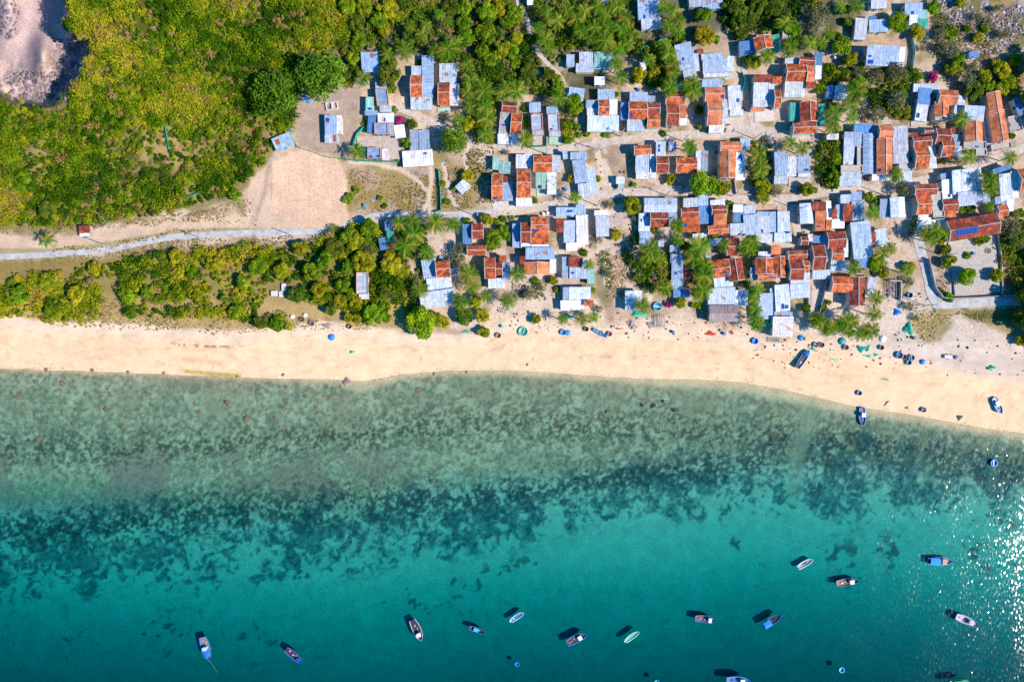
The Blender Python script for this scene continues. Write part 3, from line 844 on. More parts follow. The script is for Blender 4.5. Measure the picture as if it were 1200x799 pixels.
HT = '''
@A small square tin hut under trees, patched blue and rust|the square tin hut
fs M 172 458 330 625 r-2 ; rust X 255 465 280 505
@A long tile-and-tin house with wide ribbed pale porch roof|the ribbed-porch house
fs L 612 578 702 657 ; gx T 606 655 706 842 ; fe M 704 485 808 845 ; fs L 604 842 797 957 h2.8
@A tin house with bright speckled-tile front block and pale side roof|the two-tone tile house
fs L 857 555 1010 722 ; gx T 847 715 947 916 ; fe L 945 730 1032 925 ; y A 845 918 955 975 ; d X 860 750 890 775
@G narrow brick-edged blue-grey house beside the cleared yard
fs M 297 10 395 68 ; p M 306 72 412 215 r-7 h3.4 ; fs L 335 217 440 270
@G tiny pale green hut with a lean-to at the yard's edge|the pale green hut
fs A 212 140 282 258 r2 ; fs M 204 260 318 300 ; d X 230 232 262 248
@G white and grey patchwork-roofed house beside the magenta bougainvillea|the patchwork-roofed house
fs B 228 305 298 452 r6 ; fs W 318 282 460 362 ; p M 290 368 410 466 r-2 ; fs N 412 374 462 478 ; fe W 464 382 556 498 r-8 ; d X 370 320 385 352
@G small brick-rimmed flat house by the green fence|the brick-rimmed flat house
p M 230 585 346 680 h2.9 ; fs W 352 590 412 692 ; d X 240 655 272 670 ; d X 310 650 338 668
@G large blue and white sheet-roofed house left of the round tree|the blue-and-white sheet house
fs M 598 425 672 602 ; fs M 678 430 772 615 r-2 ; fs W 535 605 800 745 r-4 h2.8 ; d X 718 625 748 640
@F isolated tin house with rust patches in the cleared yard|the isolated yard house
fs M 598 298 704 466 ; fe W 704 302 752 462 ; fs L 600 468 716 542 ; rust X 672 470 700 530 ; d X 610 325 640 350 ; rust X 612 350 640 365
@F tilted tin shed with an orange rust hole at the scrub's edge|the tilted rusty shed
fs M 148 470 318 588 r-23 h2.4 ; rust X 170 510 205 555
@B tiny white hut at the top of the footpath
fs W 430 -40 485 42
@B small tin hut hidden in the palm grove near the top edge
fs M 1078 -40 1136 42
@B cluster of tin roofs with a teal-painted end roof|the teal-ended roof cluster
fs M 775 478 846 582 ; fs L 888 455 1017 552 ; fs A 1020 455 1176 602 ; fs L 858 556 1017 632 ; d X 1035 580 1065 592
@B tiny white-roofed outbuilding below the teal-ended roof cluster
fs W 1020 672 1112 742
@H angular blue-grey tin roof shed above the bright round tree|the angular tin shed
fs M 795 60 930 168 r8
@H broad pale ribbed-roof house with an orange tile panel behind|the broad ribbed-roof house
fs M 1050 72 1198 162 ; fs M 945 166 1052 238 ; fs W 955 238 1056 305 ; gx T 1058 166 1150 300 ; fs W 1148 162 1222 292 ; fs L 958 302 1236 440 ; d X 1090 278 1118 290
@H house with rusty tile back and orange-and-white striped side roof|the striped-roof house
gx R 215 178 342 272 r4 ; fs N 188 262 268 462 r5 ; gx T 292 282 382 452 r5 ; fs W 174 464 272 552 ; fs W 278 458 362 554 ; d X 208 375 242 388
@H slender grey house with walled concrete forecourt, left of a twin|the left slender house
fs M 450 188 552 272 r-3 ; p L 468 292 568 432 r-3 ; fs N 476 434 580 474 ; y C 480 478 592 572
@H slender grey house with blue roof hatch, right of its twin|the right slender house
fs M 600 222 702 288 r-3 ; p L 614 292 712 438 r-3 ; fs L 622 438 726 484 ; y A 625 488 738 558 ; d X 632 415 656 438
@M house with mint sheet roofs behind a rusty tile front|the mint-backed house
fs A 128 -85 192 28 r4 ; fs A 184 -42 286 62 r3 ; gx T 124 60 216 292 ; fs R 214 85 262 140 ; fe M 218 135 306 300 ; d X 135 270 170 288
@M tall tile-roofed house with a white porch and pale back roof|the white-porched tile house
fs L 332 -106 476 16 ; gx T 345 18 462 270 ; fs W 334 272 476 350 h3
@M bright orange-roofed house with aqua terrace roof below|the orange-and-aqua house
gx T 490 -98 648 48 ; fe L 640 -100 726 46 ; fs A 506 52 604 196 ; fe L 606 50 686 246 ; y A 515 200 620 262 ; d X 525 162 560 190
@M long tin-roofed house with a red-rimmed strip, beside the forked path|the forked-path house
fs M 810 -124 955 -60 ; d X 895 -50 950 -20 ; fs M 838 -58 950 140 r-8 ; fs L 952 10 1036 242 r-9 ; fs L 878 148 985 268 r-4
@H tiny blue-grey porch shed on the lane's south side
fs M 742 605 786 682 r-6
@M house with three stepped tile roofs and a blue side lean-to|the stepped-tile house
fs M 302 502 380 710 ; gx R 378 488 462 668 ; fs W 376 670 466 712 ; gx T 468 440 620 592 ; fs T 468 594 620 682 ; fs W 470 684 622 712 ; d X 472 552 500 568 ; d X 505 552 535 568
@M large white double-bay house with blue and red striped annexe|the big white double house
fs M 685 358 860 440 ; fs R 686 455 750 576 ; fs L 752 472 868 668 ; fs W 772 668 872 738 r-2 ; fs M 858 335 942 425 ; fs W 862 425 968 706 r-2 ; d X 780 382 830 400 ; d X 780 430 815 444
@M plain white-roofed house standing alone by the dirt path|the lone white-roofed house
fs W 1020 385 1142 430 ; fs L 1034 430 1148 612 r-3
@R large blue roof house with an orange-and-red gable annexe|the blue-and-red gable house
fs M 418 -38 670 68 h3.9 ; gy O 405 92 630 196 h3.2 ; fs W 630 62 686 186 h3.3 ; fs R 366 40 420 112
@R tile-and-blue patchwork house with a pale porch above the palms|the porch-above-palms house
gx T 60 48 152 236 r-2 ; fs T 188 30 250 92 ; gx R 150 92 214 206 ; fe M 210 92 284 246 r-3 ; fs L 90 232 236 320 r-2 ; d X 128 180 158 205
@R pale patched house with a dark maroon tile square|the maroon-square house
fs M 736 45 800 236 ; fs R 796 45 915 130 ; fs L 802 134 956 236 ; fs L 916 58 962 128 ; fs A 956 150 1026 280 r-3 ; d X 815 178 845 192
@R beachside house of white ribbed sheets with an orange side panel|the white ribbed beach house
fs M 744 310 796 426 ; fs L 796 308 990 420 ; fs W 724 424 930 512 r-2 h2.7 ; fs T 930 424 1015 474
@Q narrow pale hut with a raised rim in the coastal trees|the rimmed hut in the coastal trees
p L 132 180 236 372 h3 ; fs W 152 368 244 416
@Q wide ribbed tin-roofed beach house with one orange tile corner|the wide tin beach house
fs M 708 62 838 240 r-8 ; gx T 828 78 950 222 r-6 ; fs L 748 222 968 352 r-7 ; fs L 688 338 1000 482 r-8 ; fs M 950 148 1020 200
@L dark blue shed under the palms just below the road bend|the dark blue shed
fs B 380 475 442 562 ; fs G 396 566 460 662
@L tiny bright blue hut beside the dark blue shed
fs B 330 622 396 730 r-10
@L small white tent-roofed hut alone in the dry lot|the white hut in the dry lot
gy W 1010 130 1120 222 r-42 h2.2
@M rusty tile house with a deep blue lean-to, beside the round palms|the deep-blue lean-to house
fs B -134 505 -52 694 ; gx R -50 500 46 632 ; gx T -92 690 70 778
@C blue sheet-roofed house at the top edge shaded by palms|the shaded top-edge house
fs M 206 -40 400 165 r-3 ; fs L 236 162 416 246 r-5 ; d X 258 125 276 155
@C pinkish pale-roofed house cut by the top edge
fs N 655 -50 766 58 r-5
@C blue-roofed house cut by the top edge beside the red-tinged tree
fs M 770 -60 950 72 r-3
@C tilted grey-blue house with white trim and red corner|the tilted grey-blue house
fs M 548 378 696 608 r-14 ; fs L 604 606 720 688 r-14 h2.9 ; fs L 692 438 742 618 r-8 ; fs R 724 430 780 466 ; d X 596 500 614 528
@C large grey-blue roof house with a balcony strip to its right|the balcony-strip house
fs M 762 468 962 528 r-4 ; fs M 775 520 985 634 r-4 ; fs L 985 492 1046 620 ; fs W 782 640 1000 672 r-3 ; y C 960 640 1080 700
@I bright double orange gable house with a long white side strip|the double orange gable house
fs M 770 -8 945 62 ; gx O 798 50 962 178 ; gx O 818 164 944 378 ; fe L 930 158 998 376 r-4 ; fs W 830 376 956 452 ; d X 928 128 956 156
@I speckled tile house with a rusty striped wing and grey porch|the rusty-winged tile house
fs M 134 98 292 178 ; fs M 290 130 358 180 h2.6 ; gx T 128 178 286 332 ; gx R 292 190 398 292 ; gx T 292 294 396 400 ; fs L 112 334 262 438 h2.9 ; fs B 56 190 120 336 h2.7 ; d X 130 288 156 316
@I two-part dark tile house with a slim side gable, above the lane|the two-part dark tile house
gx T 452 96 616 196 ; gx R 460 198 566 386 ; fs O 572 212 632 322 ; fs W 572 322 634 386 ; y A 445 392 540 412
@I slim pale tin house with white porch, right of the double orange gable
fs L 1000 40 1112 246 r-4 ; fs W 1012 250 1130 302 ; d X 1075 150 1098 180
@D skewed tile house with green and blue side roofs|the skewed green-edged house
fs B -102 358 44 480 r-6 ; gy T 34 314 196 428 r-12 ; fs G 192 302 262 458 r-10
@D tiny pale concrete cube between the palms
p C 274 270 338 342 h2.4
@D big red-tiled house with a bright blue annexe on its right|the big red-tiled house
fs L 300 505 424 556 ; gx R 428 498 562 568 r4 ; gx T 315 558 494 708 ; gx O 492 568 558 712 ; fs R 484 706 570 772 ; fs B 556 462 628 574 ; fs W 566 574 622 690 ; fs L 300 710 476 848 h3
@J grey house with small dark tile back and striped side porch|the striped side-porch house
fs R 25 -56 190 10 ; fs T 192 -40 272 22 ; fs L 26 6 155 168 ; fs L 158 12 206 212 ; gx T 210 68 262 232 ; fs L 20 170 148 226 ; fs O 0 230 120 262 h2.7
@D pale tin hut at the top edge near the far-right cluster
fs L 1056 -40 1190 72 r-2
@D plain ribbed light house beside the sandy clearing|the plain ribbed light house
fs L 914 160 1022 342 r3
@D shaded blue tin house right of the plain ribbed light house
fs B 1032 142 1102 172 ; fs M 1038 172 1212 278 r-3
@D large blue ribbed hall with a bright white end bay|the blue ribbed hall
fs M 1018 400 1302 572 r2 h4.2 ; fs W 1302 414 1352 578 r2 h4 ; d X 1035 480 1060 496 ; d X 1032 520 1080 552
@E tin and mint-roofed house beside the brightest round tree|the mint-and-tin house
fs M 155 25 312 130 ; fs W 195 130 265 236 ; fs A 265 86 356 165 ; fs G 266 166 356 236 ; d X 215 95 235 125
@J blue-and-white shed right of the alley of palms|the blue-and-white shed
fs B 664 40 744 148 ; fs W 738 46 852 156 r5
@J dark-tiled house flanked by a rounded green roof|the rounded-green-roof house
fs G 344 190 446 346 r-2 ; gy R 438 180 592 352 r-3 ; gx T 374 358 572 456 r-3 ; fs G 590 200 656 390 ; d X 395 395 418 420
@J small shaded hut roof at the foot of the palms
fs W 664 462 770 512
@O four slim grey roofs side by side with a pale front yard|the four slim roofs
fs M 212 -128 322 80 r-4 ; fs L 322 -94 404 84 ; fs M 408 -90 516 60 ; fs L 205 84 325 152 ; fs W 414 60 522 92 ; y C 330 90 520 175 ; d X 475 18 510 38
@J large many-part grey house with a concrete roof deck|the concrete-deck house
fs M 820 445 986 506 ; fs L 816 506 912 738 ; fs M 908 510 984 572 ; p C 926 576 986 742 ; p C 784 740 976 798 h3 ; fs B 906 382 1082 452 ; fs L 780 798 972 918 h2.8
@O long rounded blue roof squeezed beside the orange gables|the long rounded blue roof
gy M 984 -290 1086 68
@J long bright orange gable row with white cross ridges|the long orange gable row
gx O 1128 385 1245 505 ; gy O 1108 505 1245 650 ; gy O 1108 652 1244 815 ; fs W 1060 815 1240 872 h3.0 ; d X 1112 770 1132 796
@K long pale blue sheet-roofed house right of the orange row|the long pale blue house
fs L 54 392 188 716 r-4 h3.8 ; p C 96 718 218 792 ; fs L 90 792 216 880 h2.8
@K blue tin house with rounded corner roof near the magenta flowers|the rounded-corner blue house
fs L 228 25 460 92 ; fs B 272 60 384 214 r4 ; fs L 252 205 356 346 r6 ; y C 205 342 345 400 ; d X 264 278 288 318
@K house of two crossed orange gables above a white base|the crossed orange gables
gx O 456 74 616 200 r3 ; gy O 420 184 546 312 h3.5 ; fe L 594 125 680 292 r12 ; p C 412 292 590 346 h2.9
@K dark rusty tile house with a blue strip, above the street palm
gx R 432 410 556 552 r3 ; fs R 550 400 602 462 ; gx T 480 488 585 662 ; fs M 560 468 642 572 r4 ; fs L 584 572 652 660 ; d X 476 632 508 660
@K rust-tiled house with pale right roof, beside the long pale blue one|the rust-and-pale house
fs R 204 452 270 488 ; gx R 330 420 402 462 ; gx R 230 484 388 572 r-4 ; gx T 246 555 364 762 r-4 ; fe L 352 556 432 762 r-4
@K orange gable house with grey upper roof and white parapet|the grey-topped orange gable
fs L 676 216 852 350 r3 h4.3 ; gy O 690 350 842 526 r-2 ; p C 664 530 858 598 ; p C 770 598 866 652 h2.7 ; d X 768 568 800 580
@K long narrow orange gable house leaning along the lane|the long narrow orange gable
gy O 886 95 1012 276 r-9 ; gy O 912 258 1056 532 r-9 ; fw N 860 300 944 566 r-9 ; p C 902 548 1082 604 r-10 h2.7
@K roofless concrete shell with open bays
p C 1060 305 1172 448 r-10 h1.6
@K shaded blue tin house at the right edge of the upper rows
fs B 1128 128 1240 292 r-20
@P white and blue sheet roof covering a whole yard, palm beside|the yard-wide sheet roof
fs L 575 22 830 232 r-6 h4 ; fs L 622 215 905 336 r-6 h3.8
@P white-roofed house with small blue back and dark tile front|the white house with dark tile front
fs M 466 60 570 114 r-8 ; fs W 484 112 602 284 r-8 ; gx R 488 288 620 385 r-4 ; fs T 510 388 604 446 r-3 ; d X 542 240 562 268
@P rusty three-gable house with concrete roof on its right|the rusty three-gable house
gx R 244 152 436 248 r-3 ; gx T 262 246 386 420 r-3 ; p C 386 225 488 448 r-6 ; fs W 272 422 384 470 ; fs W 262 468 508 556 r-6 h2.6
@P big tiled hall with a row of eight solar panels|the solar-panel hall
gx R 540 438 982 622 r-9.5 h4.4 ; s 8 575 545 780 600
@P white gable house with deep blue sides by the dry tree|the white-and-blue gable house
fs M -64 285 26 452 ; gy W 28 268 158 448 r-3
@P long pale house with a tiled stub, far-right lower block|the far-right pale house
fs B 920 0 1088 48 r-20 ; fs L 990 62 1094 298 r-8 ; fs W 1094 40 1150 278 r-8 ; fs M 945 262 1036 342 r-8 ; gx T 975 335 1056 440 r-8 ; fs W 1046 290 1112 392 r-3
@P orange-roofed house cut by the right edge
gx T 1166 14 1270 210 r-8
@I tile and grey house with dark maroon neighbour gable at the lane|the maroon-gabled lane house
gx T 176 560 318 642 r-3 ; fs L 186 642 306 800 ; fs W 190 800 312 856 ; fe L 312 640 366 852 ; gx R 370 656 474 800 ; fs L 366 526 450 654 h3.4 ; d X 386 590 402 618 ; d X 386 556 402 580
@I tiny grey-blue square roof south of the upper lane
fs M 476 530 542 608
@I low tile gable with a white and blue right wing|the white-and-blue-winged house
gx T 546 665 722 802 ; fs L 714 606 766 790 ; fs M 766 612 822 786
@I smooth salmon gable house with a long white right wing|the salmon gable house
gx O 932 528 1110 616 ; gy O 926 610 1066 845 ; fs W 1066 622 1148 864 ; fs M 1102 504 1188 600 ; d X 1092 648 1118 682
@N little kiosk with an orange top and mint base|the orange-topped kiosk
fs W 14 92 90 152 h2.4 ; fs A 30 152 86 192 h2
@N long pale barn-like gable roof with a tile wing under it|the long pale barn
gx L 260 276 550 402 h3.4 ; fs L 214 410 316 572 ; gx R 318 396 474 528 ; fs M 476 402 550 482 ; fs M 218 574 326 692 ; d X 284 420 300 440 ; d X 232 460 246 482
@N square speckled tile house with a blue roof hatch|the square speckled house
fs L 606 276 730 356 r-2 ; gx R 588 366 738 440 r-2 ; fs T 592 424 752 574 r-2 ; fs M 732 250 824 346 r-4 ; fs B 742 346 868 500 r-4 ; d X 610 500 642 530
@N pair of rusty gables with pale back roof, right of a blue sheet|the pair of rusty gables
fs L 840 292 970 346 r-4 ; gx R 856 342 984 420 r-3 ; fs O 872 412 986 516 ; gx T 825 512 1000 592 r-4
@N twin tiny white huts under the square speckled house
fs W 686 590 758 642 r-4 ; fs L 762 584 806 628
@N white house with a royal blue tarpaulin slung across|the royal-blue-tarp house
fs W 1040 335 1126 402 ; fs B 1044 405 1132 492 h2.6 ; fs L 1018 498 1144 602 r-3
@N tall pale-topped grey house left of the long grey bays
fs L 1130 345 1240 420 ; fs M 1136 420 1266 600 r-6
@O triple pale grey bays standing side by side|the triple grey bays
fs M 52 395 156 436 ; fs L 68 436 168 590 r-3 ; fs M 164 396 242 574 r-3 ; fs L 236 394 344 582 r-3 ; fs L 206 578 358 662 r-3 ; fs L 44 590 190 668 ; d X 302 570 342 586 ; d X 98 550 112 580
@O small grey gable beside the open yard, half in shadow|the half-shaded grey gable
gy L 430 322 552 502 r-2
@O smooth red and orange house with white right wing|the smooth orange white-winged house
fs R 540 310 662 390 r-3 ; fs O 566 390 668 562 r-2 ; fe W 652 302 708 466 r-3 ; fs O 660 466 702 556 ; d X 584 516 616 530
@O cluttered house of small mixed roofs, one dark maroon|the mixed small roofs
fs M 742 335 818 456 ; fs R 712 372 758 452 ; fs W 710 462 822 542 ; fs R 812 330 896 480 ; fs L 786 246 878 330 r-4 ; fs M 880 222 974 306 r-4 ; fs M 888 305 1000 480 r-4
@O tall rusty gable house above a pale porch, palm at its corner|the tall rusty gable house
gx R 678 568 832 716 r-4 ; gx T 712 712 810 820 ; fs L 800 640 858 792 ; fs L 702 822 866 918 h3
@O large shaded blue sheet roof with a rusty insert|the shaded blue sheet roof
fs M 890 480 1064 805 r-8 h3.9 ; fs R 1016 570 1098 694 r-5 h3.3 ; fs L 1092 548 1192 700 r-10
@O slim house with blue back, tile middle and pale porch|the slim blue-backed tile house
fs B 536 606 624 672 ; fs M 620 608 700 838 r-6 ; gx R 547 684 654 904 r-1 ; fs L 540 906 696 988 r-3
@O tiny rusty tile roof with a white side by the alley
gx R 442 612 502 690 ; fs W 500 592 546 656
@O tiny bright orange box roof above a pale tin one|the tiny orange box roof
fs O 180 690 266 772 h3.8 ; fs L 64 745 182 800
@T long rusty tile house ending in a broad pale porch|the broad pale porch house
gx T 328 -12 492 66 r-3 ; gx R 344 64 464 246 r-2 ; gx T 456 68 510 180 ; fs L 350 238 474 284 ; fs L 348 280 520 404 r-3 h2.9 ; fs L 466 182 520 298 r-2
@T pair of red gables with a pale hatch, beside the beach palms|the pair of red gables
gy T 44 54 206 192 ; gy T 206 42 306 222 r-1 ; gx T 64 178 222 246 r-4 ; fs M -4 138 40 238 ; d X 155 205 185 228
@T blue sheet roof half in shade behind the big white one|the half-shaded blue sheet
fs M 46 362 196 590 r-2
@T tilted light grey roof with two dark hatches|the two-hatch grey roof
fs L 176 318 240 532 r-5 ; fs L 216 286 344 520 r-5 h3.5 ; d X 275 455 300 500 ; d X 306 465 334 496 ; fs M 205 525 365 565 h2.6
@T big brilliant white roof right on the sand|the brilliant white beach roof
fs W 194 566 376 742 h3.6
@T rusty gable house with an L-shaped tile wing and broken eave|the L-shaped tile house
gx T 716 214 884 356 r2 ; gy R 868 222 1006 470 ; gx T 888 424 992 474 r-4
@T narrow pale roof beside the cluttered pen
fs L 1026 224 1102 380 r2
@T blue house behind the grey-green palm, deep in shade
fs B 932 -4 1062 140
@S long blue sheet-roofed house among coconut palms|the long blue house in the palms
fs M 502 22 612 326 h3.4 ; fs R 618 110 692 262 ; fs B 516 330 660 402 h2.6 ; d X 530 175 552 198
@S tilted tile house with a rusty side gable and pale porch|the tilted tile-and-rust house
gx T 856 66 1008 224 r-9 ; gy R 996 56 1134 252 r-9 ; fs L 872 206 1038 314 r-9 ; d X 955 172 982 192
@S wide pale patched sheet roof behind the brown beach hall|the wide patched sheet roof
fs L 822 312 1062 470 r-2 ; fs W 1062 336 1170 470
@S brown corrugated gable hall facing the sand|the brown beach hall
gx K 832 466 1092 612 h3.2
@S small white hut with green net draped, behind the racks|the net-draped white hut
gy W 95 340 242 512 h2.8
@N tiny square blue hut between barn and palms
fs M 382 648 436 702
@N blue hut crowded by palms below the twin huts
fs M 486 690 570 752 ; fs B 490 765 612 845
@N pale roof with rusty slatted pergola beside it|the slatted pergola house
fs L 836 632 956 692 r-4 ; gx R 990 622 1090 780 ; fs M 800 760 850 800
@C tiny blue hut under the palm crowns
fs M 520 736 600 782
@C small shed with white roof beside the yellow-green tree
fs W 226 545 280 630 r-14 h2.2
@E small open shelter with blue sheet in the rubble scrub
fs B 716 452 800 508 r-6 h1.9
'''
HH = []
cur = None
for ln in HT.strip().splitlines():
    if ln.startswith('@'): cur = (ln[1], ln[3:])
    else: house(cur[1], cur[0], [q.split() for q in ln.split(';')], HH)
# ---------------------------------------------------------------- labels that single things out
DIRS = [(0, 'right of'), (45, 'above right of'), (90, 'above'), (135, 'above left of'), (180, 'left of'), (225, 'below left of'), (270, 'below'), (315, 'below right of')]
for h in HH:
    if h['alias']: BOX[h['alias']] = (h['px'], h['py'], h['w'], h['h'])
USED = set()
def rel(px, py, lm):
    x, y, w, h = BOX[lm]
    if abs(px-x) < w*.4 and abs(py-y) < h*.4: return None
    ang = math.degrees(math.atan2(-(py-y)/max(h, 8), (px-x)/max(w, 8))) % 360
    return DIRS[int((ang+22.5)//45) % 8][1]
def where_label(kind, px, py, skip=None, most=16):
    lms = sorted((math.hypot(px-BOX[l][0], py-BOX[l][1]), l) for l in BOX if l != skip)
    for _, l in lms[:14]:
        r = rel(px, py, l)
        if not r: continue
        t = f'{kind}, {r} {l}'
        if len(t.split()) > most or t in USED: continue
        USED.add(t); return t
    d, l = lms[0]
    t = f'{kind} near {l}'
    k = 0
    while t in USED and k < 3:
        k += 1; t = f'{kind} {["close to", "not far from", "a little off"][k-1]} {l}'
    USED.add(t); return t
for h in HH:
    t = h['txt']
    tag(h['root'], t, 'house', 'village houses')
    if len(t.split()) > 16: print('LONG', t)
    assert t not in USED, t
    USED.add(t)
BOX['the big round dark-green tree by the fork'] = (532, 164, 34, 34)
BOX['the cleared sand lot'] = (362, 222, 90, 90)
BOX['the road bend'] = (425, 258, 40, 20)
BOX['the L-shaped concrete lane'] = (1095, 345, 40, 30)
BOX['the top of the footpath'] = (612, 15, 20, 30)

# ---------------------------------------------------------------- foliage
def leaf_cards(P, N, size, rs, aspect=1.5):
    """quads centred on P with normals near N"""
    n = len(P)
    N = N/np.linalg.norm(N, axis=1, keepdims=True)
    r = rs.normal(size=(n, 3)); U = np.cross(N, r); U /= np.linalg.norm(U, axis=1, keepdims=True); Vv = np.cross(N, U)
    s = (size*(.7+.6*rs.rand(n)))[:, None]
    a = U*s*.5*aspect; b = Vv*s*.5
    Q = np.stack([P-a, P-b*.9, P+a, P+b*.9], 1)       # a lozenge, leaf-like
    F = np.arange(4*n).reshape(n, 4)
    return Q.reshape(-1, 3), F
def crown(seed, R=1.0, lobes=26, per=95, leaf=.13, flat=.75, base=(.10,.14,.015), dark=.25, hi=(.20,.22,.02), gap=.0):
    rs = np.random.RandomState(seed)
    PP = []; NN = []; CC = []
    for i in range(lobes):
        # lobe centres spread through a dome, tighter at the rim
        a = rs.rand()*2*math.pi; q = math.sqrt(rs.rand())*.74; up = rs.rand()
        c = np.array([math.cos(a)*q, math.sin(a)*q, (up*.55+.15)*flat*(1-q*q*.6)])*R
        r = R*(.20+.16*rs.rand())
        n = int(per*(r/R/.28)**2)
        d = rs.normal(size=(n, 3)); d[:, 2] = np.abs(d[:, 2])*.9-.25; d /= np.linalg.norm(d, axis=1, keepdims=True)
        rad = r*(.72+.36*rs.rand(n))[:, None]
        PP.append(c + d*rad); NN.append(d + rs.normal(size=(n, 3))*.45 + [0, 0, .35])
        t = rs.rand(); cc = np.array(base)*(1-t)+np.array(hi)*t
        CC.append(np.tile(cc, (n, 1))*(.75+.5*rs.rand(n))[:, None])
    P = np.concatenate(PP); N = np.concatenate(NN); C = np.concatenate(CC)
    V, F = leaf_cards(P, N, np.full(len(P), leaf*R), rs)
    return V, F, np.repeat(C, 4, axis=0)
def palm_crown(seed, fronds=17, L=1.0, yel=.3):
    rs = np.random.RandomState(seed); V = []; F = []; C = []
    def q(a, b, c, d, colr):
        k = len(V); V.extend([a, b, c, d]); F.append((k, k+1, k+2, k+3)); C.extend([colr]*4)
    for i in range(fronds):
        az = 2*math.pi*(i/fronds) + rs.uniform(-.22, .22); el = rs.uniform(.1, .75) if i % 3 else rs.uniform(-.1, .2)
        ln = L*rs.uniform(.82, 1.12); droop = rs.uniform(.5, 1.0)
        old = rs.rand() < yel
        base = np.array((.19, .25, .025)) if not old else np.array((.34, .31, .05))
        if rs.rand() < .45: base = np.array((.07, .19, .012))
        d = np.array([math.cos(az), math.sin(az), 0]); sd_ = np.array([-d[1], d[0], 0]); bend = rs.uniform(-.18, .18)
        pts = []
        for k in range(9):
            t = k/8; pts.append(d*ln*t*math.cos(el*(1-t*.6)) + sd_*bend*t*t*ln + np.array([0, 0, ln*(math.sin(el)*t - droop*t*t*.75)]))
        for k in range(8):
            w = .013*L*(1-k/9); q(pts[k]-sd_*w, pts[k+1]-sd_*w, pts[k+1]+sd_*w, pts[k]+sd_*w, base*1.15)
            for s_ in (-1, 1):
                for h in (0, .5):
                    p = pts[k]*(1-h)+pts[k+1]*h; t = (k+h)/8
                    if t < .08: continue
                    l = L*.24*math.sin(math.pi*min(1, .18+t*.86))**.6 + .02
                    tip = p + sd_*s_*l*.78 + d*l*.62 + np.array([0, 0, -l*rs.uniform(.15, .7)])
                    wv = d*.037*L
                    q(p-wv*.4, p+wv*.8, tip+wv*.25, tip-wv*.1, base*rs.uniform(.75, 1.25))
    return np.array(V), np.array(F), np.array(C)

CR = {}
def add_crowns(key, n, **kw):
    CR[key] = []
    for i in range(n):
        V, F, C = crown(hash_seed(key)+i, **kw)
        o = mesh_np('crown', V, F, MLEAF, None, False, C); CR[key].append(o.data); bpy.data.objects.remove(o)
def hash_seed(s): return sum(ord(c)*(i+3) for i, c in enumerate(s)) % 9973
add_crowns('t', 5, base=(.06,.14,.008), hi=(.26,.36,.015))
add_crowns('y', 3, base=(.16,.18,.008), hi=(.44,.40,.02))
add_crowns('d', 3, base=(.04,.09,.012), hi=(.17,.21,.02), lobes=30)
add_crowns('g', 3, base=(.12,.13,.06), hi=(.28,.25,.14), lobes=24, per=45, leaf=.09)
add_crowns('m', 2, base=(.42,.02,.16), hi=(.60,.04,.28), lobes=16, per=70)
add_crowns('big', 3, base=(.05,.13,.012), hi=(.20,.32,.02), lobes=70, per=55, leaf=.075, flat=.8)
add_crowns('br', 2, base=(.09,.22,.008), hi=(.30,.44,.015), lobes=44, per=70, leaf=.10)
PC = []
for i in range(7):
    V, F, C = palm_crown(300+i, fronds=[20,22,18,24,21,19,23][i], yel=[.12,.25,.05,.4,.15,.6,.2][i])
    o = mesh_np('crown', V, F, MLEAF, None, False, C); PC.append(o.data); bpy.data.objects.remove(o)
def trunk_mesh(name, h, r0, r1, lean, mat, limbs=0, seed=0):
    rs = random.Random(seed); m = MB()
    pts = [(lean[0]*t*t, lean[1]*t*t, -1.0 + (h+1.0)*t) for t in (0, .35, .7, 1)]
    m.tube(pts, [r0, r0*.8+r1*.2, r0*.4+r1*.6, r1], 7)
    for i in range(limbs):
        a = 2*math.pi*i/limbs + rs.uniform(-.3, .3); b = pts[2]
        m.tube([b, (b[0]+math.cos(a)*h*.22, b[1]+math.sin(a)*h*.22, b[2]+h*.22), (b[0]+math.cos(a)*h*.45, b[1]+math.sin(a)*h*.45, b[2]+h*.38)], [r1*.9, r1*.55, r1*.25], 5)
    me = bpy.data.objects
    o = m.build(name, mat); d = o.data; bpy.data.objects.remove(o); return d
PT = [trunk_mesh('trunk', 1.0*6, .2, .13, (l*.9, l2*.9), MPALMBARK) for l, l2 in ((.5,.2),(-.6,.3),(.1,-.5),(0,.1))]
TT = [trunk_mesh('trunk', 1.0, .075, .05, (.05, .03), MBARK, 5, s) for s in range(3)]

